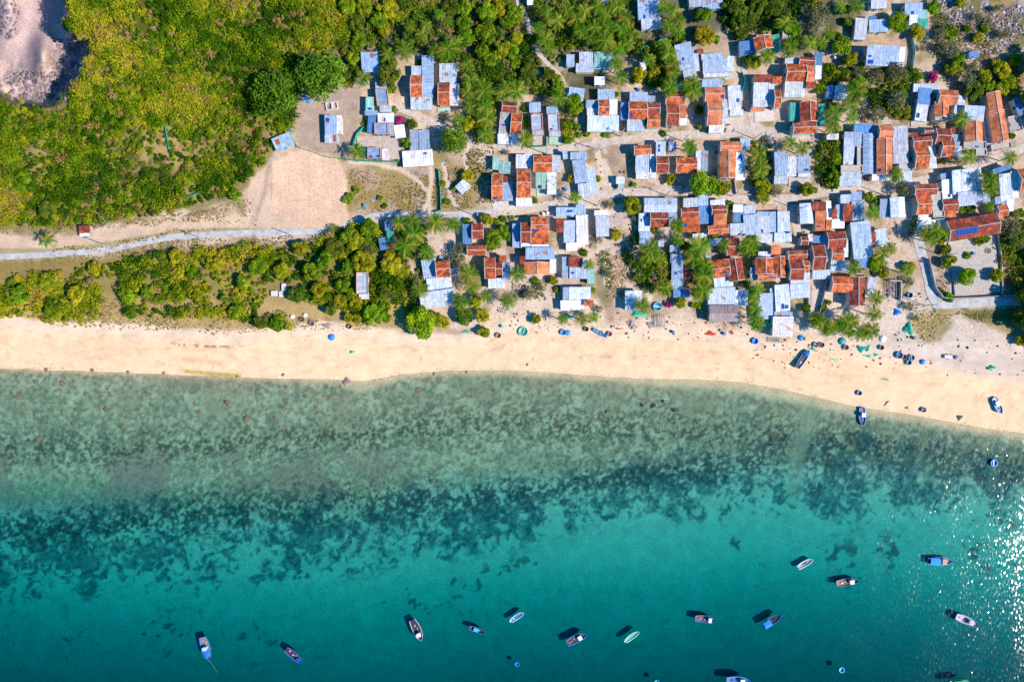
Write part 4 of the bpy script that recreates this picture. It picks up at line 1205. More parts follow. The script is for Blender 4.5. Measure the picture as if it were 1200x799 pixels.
KIND = {'t': ('tree', ['bright green leafy tree', 'mid-green bushy tree', 'uneven green tree']), 'y': ('tree', ['yellow-green leafy tree', 'olive-yellow bushy tree']),
        'd': ('tree', ['dark green dense tree']), 'g': ('tree', ['thin grey-green tree']), 'm': ('shrub', ['magenta flowering bougainvillea']),
        'b': ('shrub', ['small green bush', 'low round bush']), 'big': ('tree', ['huge round dark-green tree']), 'br': ('tree', ['vivid round green tree']), 'p': ('palm tree', ['coconut palm'])}
def plant(kind, px, py, rpx, label=None):
    r = rpx*S
    g = gz(px, py)
    if kind == 'p':
        hgt = min(9.0, 3.2 + r*1.15)
        c = W(px, py, g+hgt); v = rnd.randrange(4)
        root = empty('palm_tree', (c.x, c.y, g), rnd.uniform(0, 6.28))
        k = r*1.3; tr = bpy.data.objects.new('trunk', PT[v]); cr = bpy.data.objects.new('crown', PC[rnd.randrange(7)])
        for o in (tr, cr): col.objects.link(o); o.parent = root
        sz = hgt/6.0; tr.scale = (1, 1, sz)
        lx, ly = ((.45,.18),(-.54,.27),(.09,-.45),(0,.09))[v]
        root.location = Vector((c.x, c.y, g)) - Matrix.Rotation(root.rotation_euler.z, 3, 'Z') @ Vector((lx, ly, 0))
        cr.location = (lx, ly, hgt); cr.scale = (k, k, k*rnd.uniform(.85, 1.1))
        t = rnd.uniform(.8, 1.25); cr.color = (t*rnd.uniform(.9, 1.15), t, t*.9, 1)
        size = 'tall wide' if rpx > 10 else 'small' if rpx < 7.4 else rnd.choice(['', 'slender', 'feathery'])
        lab = label or where_label((size + ' coconut palm').strip(), px, py)
        return tag(root, lab, 'palm tree', 'coconut palms')
    cat, names = KIND[kind]
    crk = {'b': 't'}.get(kind, kind)
    th = r*(.35 if kind in 'bm' else .75)
    z = g + th
    c = W(px, py, z + r*.4)
    root = empty('bush' if kind == 'b' else 'bougainvillea' if kind == 'm' else 'tree', (c.x, c.y, g), rnd.uniform(0, 6.28))
    cr = bpy.data.objects.new('crown', rnd.choice(CR[crk])); col.objects.link(cr); cr.parent = root
    q_ = .86 if kind == 'big' else 1.0
    cr.location = (0, 0, th); cr.scale = (r*1.16*q_*rnd.uniform(.85, 1.15), r*1.16*q_*rnd.uniform(.85, 1.15), r*rnd.uniform(.9, 1.35))
    t = rnd.uniform(.82, 1.2); cr.color = (t*rnd.uniform(.85, 1.15), t, t, 1)
    tr = bpy.data.objects.new('stem' if kind in 'bm' else 'trunk', rnd.choice(TT)); col.objects.link(tr); tr.parent = root
    tr.scale = (max(1.2, r*.9),)*2 + (th+r*.35,)
    if kind == 'big': tr.scale = (5, 5, th+r*.4)
    size = 'large' if rpx > 12.5 else 'small' if rpx < 6 and kind != 'b' else ''
    lab = label or where_label((size + ' ' + rnd.choice(names)).strip(), px, py)
    return tag(root, lab, cat, {'tree': 'broadleaf trees', 'shrub': 'bushes and shrubs'}[cat])

plant('big', 322, 109, 25, 'huge round green tree, left one of the pair above the cleared yard')
plant('big', 375, 88, 27.5, 'huge round green tree, right one of the pair above the cleared yard')
plant('big', 532, 163.5, 17.5, 'big round dark-green tree where the upper lane forks')
VEG = '''
@A t 100 520 55;t 150 350 60;t 120 410 45;p 190 680 62;d 420 640 95;d 390 540 60;p 560 440 72;p 930 430 85;p 820 440 60;p 400 470 55;b 690 555 30;t 900 525 42;t 1070 80 62;t 1080 200 62;t 1100 320 60;p 700 300 50;p 600 230 45;p 740 225 45;p 930 190 45;p 860 130 45;y 400 60 80;t 330 170 62;y 370 250 60;p 1100 570 52;p 1130 700 60;b 450 770 30;p 1000 360 50;d 600 330 60;d 700 350 55;y 200 60 60;d 130 230 55;t 40 60 70;d 950 60 60;d 20 660 40;y 480 140 50
@B t 80 100 80;t 60 280 70;y 180 70 60;y 210 430 70;t 310 450 60;t 30 440 60;t 120 520 62;d 450 610 62;p 690 180 66;p 780 90 62;p 860 170 62;p 900 270 60;p 1050 60 62;p 1110 130 60;p 1020 240 60;p 590 350 66;p 630 430 55;p 540 240 52;p 600 110 60;p 1110 360 82;p 970 330 55;p 1170 60 60;d 400 700 50;y 690 700 52;y 720 760 45;p 240 770 60;p 330 760 60;d 620 640 55;p 930 90 60;p 40 760 62;t 330 100 60;d 480 340 45;d 860 330 55;t 960 170 50;y 340 330 50;t 260 180 55;d 90 330 55;p 1150 240 55;d 800 230 60;t 330 560 40
@C p 30 60 60;p 100 150 60;p 60 250 60;p 120 380 55;p 30 430 60;p 150 300 50;p 20 570 60;p 60 680 60;p 440 60 60;p 520 100 62;p 560 180 60;p 470 220 55;p 560 280 55;y 215 655 62;y 350 620 55;p 310 520 50;p 480 470 62;p 520 560 60;p 450 390 50;p 520 640 50;d 400 510 50;p 690 730 66;p 490 765 62;t 780 140 72;y 800 310 75;t 880 340 45;d 1080 60 85;d 1000 40 62;d 1150 140 75;d 1080 190 60;d 1120 300 52;b 1170 510 42;b 405 665 20;b 350 715 24;t 660 790 48
@D d 60 50 80;d 200 60 75;d 280 130 60;t 370 255 70;p 300 205 60;y 560 30 60;g 620 130 90;g 560 210 60;p 790 60 50;p 930 50 62;t 860 190 42;p 520 375 64;p 620 370 52;p 690 300 50;br 785 395 78;d 750 320 45;y 880 520 60;y 735 640 44;t 700 590 42;p 350 390 60;p 150 490 62;p 330 455 50;y 25 540 52;t 610 770 42;p 970 730 60;g 1090 680 80;g 950 640 52;d 830 90 50;g 480 70 45;t 240 200 45
@E br 115 180 88;y 265 285 55;t 410 70 52;g 460 320 70;t 545 300 60;g 560 430 66;t 620 520 62;b 700 250 32;b 850 250 38;y 800 330 40;g 470 410 52;y 580 600 60;g 740 590 55;g 700 690 80;y 860 660 60;g 90 640 90;y 1010 620 62;t 1060 690 55;b 290 665 28;m 412 672 48;y 970 560 50;g 960 80 40;g 780 150 45;g 1020 290 50;y 650 20 50;g 880 180 40;y 1120 520 50;g 300 420 30;g 780 770 56;y 1100 770 50
@F p 885 615 66;b 945 375 24
@G m 505 340 46;d 620 385 46;t 565 540 48;p 1020 335 52;p 1110 100 60;p 1130 230 55;y 1130 370 60;b 465 245 24;b 440 70 38;b 495 680 22;g 545 345 30
@H p 60 90 80;p 230 100 62;p 340 95 78;p 60 225 68;p 80 330 70;p 70 460 66;p 30 300 50;b 405 240 26;b 425 380 26;p 415 510 66;t 700 40 52;p 710 155 62;br 850 205 68;t 790 380 45;y 790 455 45;t 790 520 38;b 870 400 26;b 890 475 24;b 960 465 30;g 250 620 32;b 1130 460 30;b 425 335 22
@I p 490 60 62;p 690 90 70;p 640 40 55;d 740 250 36;b 430 460 28;p 660 580 62;b 25 120 22;b 740 400 24
@J p 920 90 85;p 940 30 60;t 605 70 45;p 720 295 70;p 790 235 52;p 720 400 66;p 880 210 60;p 890 320 52;g 990 270 42;g 1110 290 70;p 340 540 60;p 450 585 60;p 70 640 66;p 90 745 66;t 750 680 40;t 745 760 42;b 790 530 26;g 980 200 35
@K g 80 160 80;d 760 85 78;y 1000 70 66;t 880 40 52;p 660 330 66;p 720 660 64;g 600 700 45;g 500 700 32;p 1080 670 60;b 470 690 26;b 1100 480 30
@L b 880 150 32;b 925 310 28;y 1110 80 50;b 125 205 28;b 60 280 42;b 340 280 24;b 385 350 25;t 250 540 85;y 120 640 70;d 200 640 55;g 240 760 66;p 510 500 62;p 620 480 70;p 560 690 88;p 640 590 78;p 820 490 78;p 980 510 62;b 1090 480 36;p 740 750 60;g 1030 740 70;y 420 770 50;d 30 680 62;y 1000 190 30
@M y 820 100 38;p 850 270 50;b 500 295 26;y 75 465 48;b 160 490 36;b 230 460 30;b 295 450 22;t 230 560 55;t 150 640 68;t 115 690 52;t 250 610 38;b 1050 110 26;b 930 755 32;g 1160 340 38;g 1060 640 40
@N y 490 112 46;br 780 130 108;y 945 190 64;y 155 340 75;b 170 160 24;g 170 450 30;b 1010 345 36;p 550 520 60;p 310 720 78;b 190 575 20;b 185 635 32;p 560 640 52;p 750 700 88;b 350 560 28;p 960 690 52;p 1150 700 60;d 640 700 45;b 880 610 38;p 1190 735 55;y 20 600 50
@O p 90 40 60;y 110 170 70;y 110 275 50;g 215 210 52;y 490 200 58;t 730 80 58;t 740 150 45;t 1040 265 45;t 1100 300 34;p 1070 405 62;p 20 660 60;p 1150 760 60;b 560 210 24
@P g 130 190 70;p 85 75 60;p 900 120 80;p 905 205 60;p 895 350 45;d 730 370 38;t 650 372 38;b 810 640 42;b 870 632 30;y 220 505 32;g 215 590 38;p 340 590 60;p 430 560 66;p 510 590 50;p 390 645 50;b 510 730 42;b 700 780 28;t 1150 420 48;g 1080 520 88;d 1130 610 76;d 1170 530 48;g 1180 680 60;p 30 720 52;y 470 650 32
@Q t 60 130 60;y 200 90 85;t 80 370 50;y 130 440 52;d 370 350 62;t 290 540 85;t 390 570 52;y 130 580 42;y 430 110 68;y 520 170 60;p 690 330 64;br 690 620 112;t 630 570 70;y 820 590 60;y 900 620 45;p 1110 190 75;p 1140 300 60;p 1050 450 58;d 1080 560 66;y 1170 440 52;p 1010 400 42;p 760 20 60;g 1030 90 78;y 60 580 40;g 450 380 40
@R p 350 190 66;p 260 430 66;y 660 250 38;b 500 250 28;g 540 310 35;g 450 360 60;p 70 390 52;p 740 590 45;p 910 590 52;p 1010 570 46;y 510 590 40;y 40 560 60;y 50 700 50;b 700 330 28;b 1010 340 26;g 1130 200 36;p 970 110 45;g 1060 500 35
@S p 300 25 70;p 400 50 50;p 690 60 70;p 800 130 70;p 790 210 76;p 780 335 80;p 730 385 50;p 445 320 66;p 240 470 60;y 580 440 48;m 475 455 32;b 740 475 30;b 690 470 28;p 740 110 50;g 180 60 35
@T p 60 330 60;p 30 400 52;p 40 590 68;p 60 640 60;p 40 500 55;p 600 610 66;p 560 585 50;p 700 660 62;p 840 610 70;p 900 600 55;p 960 720 60;p 1080 540 68;p 1060 690 68;p 1100 400 60;p 910 140 62;t 490 500 38;b 630 490 32;b 685 440 26;br 1110 100 68;p 860 700 52;p 780 640 55;p 1000 690 52;y 1160 185 45;p 660 690 50
@U y 200 135 40;t 510 100 46;y 570 65 36;b 700 35 30;br 700 222 64;y 965 205 56;b 545 400 38;d 1175 570 60;y 1170 780 40;p 175 165 52;g 195 260 42;g 185 480 38;g 250 580 30
'''
for ln in VEG.strip().splitlines():
    ox, oy = TILES[ln[1]]
    for it in ln[3:].split(';'):
        k, u, v, r = it.split(); plant(k, ox+float(u)/K, oy+float(v)/K, float(r)/K)
# trees of the coastal belt and hill that stand out singly
for k, x, y, r, lab in (
    ('t', 28, 212, 11, None), ('d', 55, 245, 12, None), ('t', 22, 345, 13, None), ('y', 55, 330, 11, None), ('t', 62, 362, 12, None), ('y', 88, 345, 13, None),
    ('y', 110, 315, 9, None), ('t', 150, 348, 10, None), ('t', 172, 342, 9, None), ('y', 205, 300, 10, None), ('t', 224, 318, 9, None), ('t', 208, 340, 6, None),
    ('t', 276, 366, 9, None), ('d', 305, 378, 9, None), ('t', 324, 380, 10, None), ('t', 366, 318, 13, None), ('t', 382, 305, 12, None), ('y', 372, 340, 10, None),
    ('t', 402, 335, 10, None), ('d', 392, 290, 12, None), ('y', 352, 290, 11, None), ('t', 408, 278, 12, None), ('y', 250, 310, 11, None), ('t', 300, 312, 12, None),
    ('y', 330, 318, 11, None), ('t', 78, 30, 7, None), ('t', 275, 228, 8, None), ('t', 262, 350, 6, None), ('p', 54, 281, 8, None), ('d', 388, 362, 9, None),
    ('t', 283, 330, 10, None), ('y', 232, 345, 8, None), ('d', 345, 345, 9, None), ('y', 398, 352, 9, None)):
    BOX.setdefault('the little maroon hut by the dirt track', (98, 271, 16, 12))
    BOX.setdefault('the three white tombs', (326, 343, 20, 12))
    BOX.setdefault('the quarry', (45, 60, 90, 110))
    BOX.setdefault('the seaweed line on the sand', (236, 405, 70, 6))
    plant(k, x, y, r*(.82 if k != 'p' else 1))

# ---------------------------------------------------------------- scrub that reads as one mass
def scrub(name, polys, spacing, rlo, rhi, per, leaf, seed, skip, hill=True, palette=None):
    rs = np.random.RandomState(seed)
    x0 = min(p[0] for q in polys for p in q); x1 = max(p[0] for q in polys for p in q)
    y0 = min(p[1] for q in polys for p in q); y1 = max(p[1] for q in polys for p in q)
    gx_, gy_ = np.meshgrid(np.arange(x0, x1, spacing), np.arange(y0, y1, spacing))
    px = (gx_ + rs.uniform(-.6, .6, gx_.shape)*spacing).ravel(); py = (gy_ + rs.uniform(-.6, .6, gx_.shape)*spacing).ravel()
    m = np.zeros(px.shape, bool)
    jx = (fbm(px, py, 22, seed)-.5)*14; jy = (fbm(px, py, 22, seed+3)-.5)*14
    for q in polys: m |= poly_mask(px+jx, py+jy, q)
    for q in skip: m &= ~poly_mask(px+jx*.4, py+jy*.4, q)
    dens = fbm(px, py, 34, seed+5)
    thin = sstep(.50, .64, dens)*.62
    m &= rs.rand(len(px)) > thin
    px = px[m]; py = py[m]
    g = height(px, py)
    k = S*(H-g-1)/H; X = (px-600)*k; Y = (399.5-py)*k
    big = fbm(px, py, 26, seed+7); warm = fbm(px, py, 60, seed+8)*.6 + fbm(px, py, 12, seed+10)*.4
    r = rlo + (rhi-rlo)*np.clip(rs.rand(len(px))*.7 + (big-.5)*2.2, 0, 1)
    P = []; N = []; C = []; SZ = []
    pal = palette or [(.035,.09,.005), (.11,.195,.006), (.25,.29,.012), (.40,.33,.02), (.31,.20,.07)]
    for i in range(len(px)):
        n = int(per*(.6+.7*r[i]/rhi))
        d = rs.normal(size=(n, 3)); d[:, 2] = np.abs(d[:, 2]); d /= np.linalg.norm(d, axis=1, keepdims=True)
        off = rs.normal(size=(3, 3))*r[i]*.33; off[:, 2] = np.abs(off[:, 2])*.5
        o = off[rs.randint(0, 3, n)]
        P.append(np.array([X[i], Y[i], g[i] + r[i]*.25]) + o + d*r[i]*(.5+.35*rs.rand(n))[:, None]*[1, 1, 1.35])
        N.append(d + rs.normal(size=(n, 3))*.5 + [0, 0, .3])
        w = warm[i] + rs.uniform(-.13, .13)
        t = np.clip((w-.33)/.42, 0, .999)*3.5
        if rs.rand() < .07: t = 3.9
        a = int(t); f = t-a; b_ = min(a+1, len(pal)-1)
        c = np.array(pal[a])*(1-f) + np.array(pal[b_])*f
        C.append(np.tile(c, (n, 1))*(.7+.6*rs.rand(n))[:, None]); SZ.append(np.full(n, leaf*(.8+.4*r[i]/rhi)))
    V, F = leaf_cards(np.concatenate(P), np.concatenate(N), np.concatenate(SZ), rs)
    o = mesh_np(name, V, F, MLEAF, None, False, np.repeat(np.concatenate(C), 4, axis=0))
    return o
HILLP = [(-70,-70),(412,-70),(404,-8),(408,50),(398,84),(372,70),(350,95),(345,118),(338,150),(322,160),(318,172),(296,205),(268,226),(200,244),(150,256),(100,262),(60,266),(-70,262)]
BELTP = [(-70,316),(0,316),(20,320),(78,316),(96,308),(160,306),(190,296),(230,296),(300,288),(345,286),(350,292),(372,278),(408,266),(440,264),(462,272),(470,300),(480,330),(470,370),(440,378),(400,376),(340,384),(300,376),(262,376),(240,368),(180,370),(120,374),(100,377),(60,374),(0,370),(-70,362)]
QSK = [(-70,-70),(80,-70),(80,18),(86,42),(102,50),(98,82),(84,103),(70,116),(48,126),(22,120),(-8,104),(-70,100)]
o = scrub('scrub', [HILLP], 4.1, .5, 2.3, 92, .39, 5, [QSK, [(352,64),(404,64),(404,112),(352,112)]])
tag(o, 'dense sunlit scrub of yellow-green bushes covering the hillside left of the village', 'scrub', kind='stuff')
o = scrub('coastal_thicket', [BELTP], 4.4, .5, 2.2, 95, .40, 9, [[(415,318),(436,318),(436,352),(415,352)], [(316,336),(340,336),(340,350),(316,350)], [(306,350),(345,350),(420,366),(420,392),(345,384),(330,368),(306,368)],[(316,330),(345,330),(345,352),(310,352)], [(118,322),(142,322),(146,372),(118,372)],[(70,310),(84,310),(82,345),(72,345)],[(0,310),(42,316),(40,330),(0,326)],[(175,352),(225,350),(235,362),(180,362)], [(446,255),(466,255),(466,296),(446,296)]], palette=[(.05,.12,.006), (.15,.22,.008), (.32,.34,.012), (.46,.36,.025), (.36,.24,.09)])
tag(o, 'belt of green and yellow thicket between the concrete road and the beach', 'thicket', kind='stuff')
# weeds, low shrubs and banana clumps between the houses
PATCH = [[(400,0),(600,0),(600,90),(560,100),(540,60),(500,62),(470,40),(440,50),(410,30)], [(620,10),(740,0),(745,60),(700,60),(680,50),(640,60)],
         [(640,90),(672,110),(676,160),(664,160)], [(860,-20),(930,-20),(930,40),(870,40)], [(1010,78),(1080,82),(1060,140),(1030,130)],
         [(1095,10),(1135,30),(1200,70),(1200,110),(1130,110),(1100,80)], [(700,300),(712,290),(730,330),(715,340)], [(740,240),(750,250),(748,300),(738,300)],
         [(1172,262),(1225,262),(1225,345),(1176,345)], [(618,330),(645,330),(640,352),(606,352)],
         [(730,290),(830,285),(830,345),(790,350),(735,330)], [(1100,310),(1112,308),(1116,345),(1106,348)], [(545,180),(580,175),(578,235),(560,240)], [(950,180),(978,180),(975,218),(962,218)]]
o = scrub('weeds', [q for q in PATCH if q[0] != (408,200)], 3.0, .2, .9, 15, .28, 31, [], palette=[(.07,.13,.01), (.15,.18,.015), (.26,.23,.04), (.36,.26,.10), (.36,.28,.2)])
tag(o, 'patchy weeds and low undergrowth on open ground between the village houses', 'weeds', kind='stuff')

DRY = [[(408,198),(470,202),(556,196),(556,244),(412,246)], [(120,350),(240,352),(262,366),(380,378),(440,380),(440,386),(260,391),(100,382),(60,380),(60,374)],
       [(0,302),(60,301),(112,297),(170,288),(240,279),(345,276),(345,284),(230,290),(160,299),(78,306),(0,310)], [(60,289),(112,287),(165,277),(215,270),(280,268),(215,274),(165,281),(110,292),(60,297)],
       [(1062,352),(1110,366),(1195,362),(1195,392),(1150,374),(1120,368),(1096,398),(1078,400)], [(1092,30),(1200,20),(1200,100),(1110,70)], [(230,250),(290,232),(300,262),(200,262),(60,272),(0,276),(0,264),(150,258)],
       [(1172,270),(1200,270),(1200,340),(1176,340)], [(710,300),(735,290),(735,350),(712,350)], [(560,10),(600,10),(610,60),(580,90),(540,60)], [(640,330),(600,330),(600,352),(640,352)]]
PSK = []
for pts, w_ in SOFT_PATHS:
    for (xa, ya), (xb, yb) in zip(pts[:-1], pts[1:]):
        l_ = math.hypot(xb-xa, yb-ya); nx_, ny_ = -(yb-ya)/l_*(w_+1), (xb-xa)/l_*(w_+1)
        PSK.append([(xa+nx_, ya+ny_), (xb+nx_, yb+ny_), (xb-nx_, yb-ny_), (xa-nx_, ya-ny_)])
o = scrub('dry_grass', DRY, 2.6, .12, .5, 9, .22, 47, PSK, palette=[(.16,.17,.03), (.30,.26,.06), (.42,.31,.12), (.46,.30,.15), (.36,.26,.22)])
tag(o, 'dry straw-coloured grass and stubble on vacant lots, banks and road verges', 'dry grass', kind='stuff')

SK2 = [[(h['px']-h['w']/2-2, h['py']-h['h']/2-2), (h['px']+h['w']/2+2, h['py']-h['h']/2-2), (h['px']+h['w']/2+2, h['py']+h['h']/2+4), (h['px']-h['w']/2-2, h['py']+h['h']/2+4)] for h in HH]
SK2 += [[(600,-30),(612,-30),(626,38),(646,72),(668,92),(672,172),(660,172),(655,96),(636,76),(616,42),(602,10)], [(866,56),(884,56),(890,155),(868,155)]]
UND = [[(400,-20),(604,-20),(622,50),(655,95),(655,112),(600,105),(545,112),(500,62),(426,62),(418,100),(404,100),(412,40)], [(618,-20),(745,-20),(748,62),(700,60),(690,50),(650,72),(630,50)],
       [(750,60),(800,40),(800,100),(745,100)], [(830,-20),(945,-20),(930,60),(880,58),(850,40)], [(545,110),(580,105),(580,165),(560,165)], [(650,100),(675,100),(676,168),(658,168)],
       [(950,80),(1075,82),(1065,140),(1030,125),(1000,100),(960,150),(945,130)], [(1168,262),(1260,255),(1260,345),(1196,345),(1172,300)],
       [(738,300),(825,292),(822,345),(760,345),(745,330)], [(470,262),(500,262),(498,340),(480,385),(470,330)], [(858,285),(890,290),(884,345),(862,345)], [(950,165),(985,165),(982,220),(966,220)], [(875,165),(905,165),(905,225),(880,225)]]
o = scrub('undergrowth', UND, 4.6, .6, 1.9, 75, .42, 63, SK2, palette=[(.04,.10,.008), (.10,.17,.012), (.20,.24,.02), (.33,.28,.03), (.32,.24,.14)])
tag(o, 'leafy undergrowth and banana clumps under the palms at the top of the village', 'undergrowth', kind='stuff')
# ---------------------------------------------------------------- boats
def painted(mb, name, mat, colr, parent, smooth=False):
    o = mb.build(name, mat, parent, smooth); o.color = (*colr, 1); return o
BLUE = (.02,.12,.50); SKY = (.06,.28,.62); WHITE = (.80,.80,.80); NAVY = (.01,.03,.16); MINT = (.18,.62,.50); RED = (.5,.05,.03); TAN = (.42,.27,.17); GREY = (.35,.35,.38)
def hull_sections(L, B, D, stern=.72, n=14):
    out = []
    for i in range(n+1):
        t = i/n; x = -L/2 + L*t
        b = B/2*(stern + (1-stern)*math.sin(min(1, t/.42)*math.pi/2)) if t < .42 else B/2*max(0.0, math.cos(((t-.42)/.58)**1.9*math.pi/2))**.75
        b = max(b, .04); sheer = D*(.55 + .55*abs(t-.4)**1.6*2.0)
        out.append((x, b, sheer, -.35 + .45*max(0, t-.75)*2))
    return out
def make_boat(px, py, L, B, ang, label, hullc, rimc, deckc, cabin=None, canopy=None, cargo=None, z=0.0, cat='fishing boat', name='fishing_boat', D=1.0, tilt=0.0, stern=.72, aft=None, rope=False):
    w = W(px, py, z + .5); B *= 1.12; L *= 1.06
    root = empty(name, (w.x, w.y, z), math.radians(ang), label, cat, 'boats on the water' if z <= .05 else 'boats drawn up on the sand')
    if tilt: root.rotation_euler.x = tilt
    st = hull_sections(L, B, D, stern)
    V = []; F = []
    for x, b, s, k in st: V += [(x,-b,s),(x,-b*.82,s*.2),(x,0,k),(x,b*.82,s*.2),(x,b,s)]
    for i in range(len(st)-1):
        for j in range(4): a = i*5+j; F.append((a, a+5, a+6, a+1))
    F.append((0,1,2,3,4))
    h = mesh_np('hull', V, F, MPAINT, root, True); h.color = (*hullc, 1)
    V = []; F = []                                     # gunwale: a rim with width and height
    for x, b, s, k in st:
        o_, i_ = b+.05, max(b-.12, .01); V += [(x,-o_,s-.08),(x,-o_,s+.07),(x,-i_,s+.07),(x,-i_,s-.25),(x,o_,s-.08),(x,o_,s+.07),(x,i_,s+.07),(x,i_,s-.25)]
    for i in range(len(st)-1):
        a = i*8
        for j in (0, 1, 2): F += [(a+j, a+j+1, a+j+9, a+j+8), (a+4+j, a+12+j, a+13+j, a+5+j)]
    F.append((1, 5, 6, 2)); e = (len(st)-1)*8; F.append((e+1, e+2, e+6, e+5))
    g = mesh_np('gunwale', V, F, MPAINT, root); g.color = (*rimc, 1)
    V = []; F = []
    for x, b, s, k in st: V += [(x, -(b-.06), s-.26), (x, b-.06, s-.26)]
    for i in range(len(st)-1): F.append((2*i, 2*i+1, 2*i+3, 2*i+2))
    d = mesh_np('deck', V, F, MPAINT, root); d.color = (*[c_*.62 for c_ in deckc], 1)
    sh = D*.62
    if cabin:
        x0, x1, hw, hh, cc = cabin
        x0 *= L*.86; x1 *= L*.86; hw *= B/2*.85
        m = MB(); m.box(x0, -hw, sh-.4, x1, hw, sh+hh); cb = painted(m, 'cabin', MPAINT, (.55,.56,.58), root)
        m = MB(); m.box(x0-.15, -hw-.12, sh+hh+.002, x1+.2, hw+.12, sh+hh+.1); painted(m, 'cabin_roof', MPAINT, cc, cb)
        for s_ in (-1, 1):
            m = MB(); m.box(x0+.2, s_*(hw+.012)-.012, sh+hh*.45, x1-.2, s_*(hw+.012)+.012, sh+hh*.85); m.build('cabin_window', MGLASS, cb)
        m = MB(); m.box(x1+.003, -hw*.75, sh+hh*.45, x1+.03, hw*.75, sh+hh*.85); m.build('cabin_window', MGLASS, cb)
    if canopy:
        x0, x1, hw, hh, cc = canopy; x0 *= L; x1 *= L; hw *= B/2
        m = MB(); N_ = 6
        for i in range(N_):
            y0 = -hw+2*hw*i/N_; y1 = -hw+2*hw*(i+1)/N_; z0 = sh+hh+.25*(1-(y0/hw)**2); z1 = sh+hh+.25*(1-(y1/hw)**2)
            m.quad((x0,y0,z0),(x1,y0,z0),(x1,y1,z1),(x0,y1,z1))
        cn = painted(m, 'canopy', MCLOTH, cc, root)
        for xx in (x0+.08, x1-.08):
            for s_ in (-1, 1):
                m = MB(); m.tube([(xx, s_*hw*.92, sh-.3), (xx, s_*hw*.92, sh+hh)], [.04,.04], 6); painted(m, 'canopy_post', MPAINT, (.3,.3,.32), cn)
    rs = random.Random(int(px*7+py))
    for cg in (cargo or []):
        x, y, r, cc = cg; x *= L; y *= B/2
        m = MB(); n = 9
        prof = [(r, 0), (r*.95, r*.35), (r*.6, r*.62), (r*.15, r*.7)]
        b0 = 0
        for rr, zz in prof:
            for k in range(n):
                a = 2*math.pi*k/n; q = rr*rs.uniform(.8, 1.15); m.v.append((x+q*math.cos(a), y+q*math.sin(a)*.8, sh-.3+zz))
        for i in range(3):
            for k in range(n): a = i*n+k; b_ = i*n+(k+1) % n; m.f.append((a, b_, b_+n, a+n))
        m.f.append(tuple(range(3*n, 4*n)))
        painted(m, 'net_heap', MCLOTH, cc, root)
    if aft:
        m = MB(); m.box(-L/2-.5, -B*.22, D*.5, -L/2+.1, B*.22, D*.62); painted(m, 'stern_platform', MPAINT, aft, root)
    m = MB(); m.tube([(L/2-.1, 0, D*.7), (L/2+.25, 0, D*1.35)], [.09, .06], 6); painted(m, 'stem_post', MPAINT, rimc, root)
    if cabin:
        m = MB(); xx = (cabin[0]+cabin[1])/2*L; m.tube([(xx, 0, sh+cabin[3]+.1), (xx, 0, sh+cabin[3]+1.6)], [.05,.03], 6); painted(m, 'mast', MPAINT, (.6,.6,.6), root)
    if rope:
        m = MB(); m.tube([(L/2, 0, D*.9), (L/2+2.5, .6, .35), (L/2+5.5, 1.2, .03)], [.02]*3, 5); painted(m, 'mooring_rope', MPAINT, (.3,.4,.4), root)
    return root
make_boat(241.3,759,7.6,2.9,-74,'blue boat with pale deck aft and a mooring rope, bottom-left of the sea',BLUE,(.03,.2,.6),(.30,.30,.38),cabin=(-.08,.05,.5,.9,(.5,.6,.75)),canopy=(.10,.36,.7,.4,(.02,.18,.6)),cargo=[(-.36,-.2,.5,TAN),(-.25,.35,.4,(.6,.3,.25))],rope=True)
make_boat(344.5,767.5,6.7,2.2,-40,'narrow navy boat with pink and brown gear, right of the roped blue boat',NAVY,(.06,.16,.55),(.06,.05,.09),cargo=[(-.3,.2,.5,(.6,.22,.18)),(-.05,-.1,.5,(.55,.30,.22)),(.1,.25,.35,(.5,.4,.4))],canopy=(.2,.4,.5,.4,(.02,.08,.4)))
make_boat(488.5,737.5,7.3,2.6,-65,'dark boat with a white starboard rail and open navy hold',NAVY,(.5,.5,.55),(.08,.06,.08),cabin=(.18,.33,.55,.9,(.75,.7,.68)),cargo=[(-.2,-.1,.45,GREY),(-.05,.2,.4,TAN),(-.36,0,.5,NAVY)])
make_boat(559,737.5,5.6,1.5,-18,'slim navy boat with a turquoise sheet amidships',NAVY,(.05,.10,.35),(.03,.05,.15),canopy=(-.2,.08,.8,.35,(.05,.5,.6)),cargo=[(-.4,0,.35,(.6,.1,.12)),(.15,0,.3,(.6,.5,.5))])
make_boat(606.3,722,5.0,1.45,34,'slender light-blue boat with a white stern board',SKY,(.65,.75,.85),(.08,.32,.62),aft=WHITE,cargo=[(-.3,0,.3,WHITE)])
make_boat(675.5,748,7.0,2.3,27,'blue-rimmed boat with brown gear and a white foredeck hatch',BLUE,(.08,.25,.75),(.10,.06,.08),cabin=(.12,.28,.55,.8,(.8,.75,.72)),cargo=[(-.3,0,.55,(.30,.12,.12)),(-.12,.25,.4,(.4,.25,.2)),(-.4,-.2,.35,TAN)])
make_boat(741,745,5.4,1.5,36,'pale mint open boat, the only green one afloat',(.20,.66,.52),(.45,.85,.70),(.25,.62,.50),aft=(.35,.75,.6))
make_boat(826,725,6.6,2.2,-6,'navy boat with brown-grey hold and small white bow cabin',NAVY,BLUE,(.14,.10,.11),cabin=(.2,.33,.6,.8,WHITE),cargo=[(-.25,.1,.55,(.3,.22,.22)),(0,-.15,.5,(.35,.27,.26)),(-.4,-.1,.35,(.2,.1,.1))])
make_boat(904.5,727,6.6,2.3,34,'two-tone boat, bright blue tarp aft and black foredeck',(.01,.04,.2),BLUE,(.02,.02,.04),canopy=(-.46,-.08,.9,.35,(.03,.25,.75)),cargo=[(.15,0,.45,(.05,.04,.05)),(.3,.05,.3,(.06,.05,.08))])
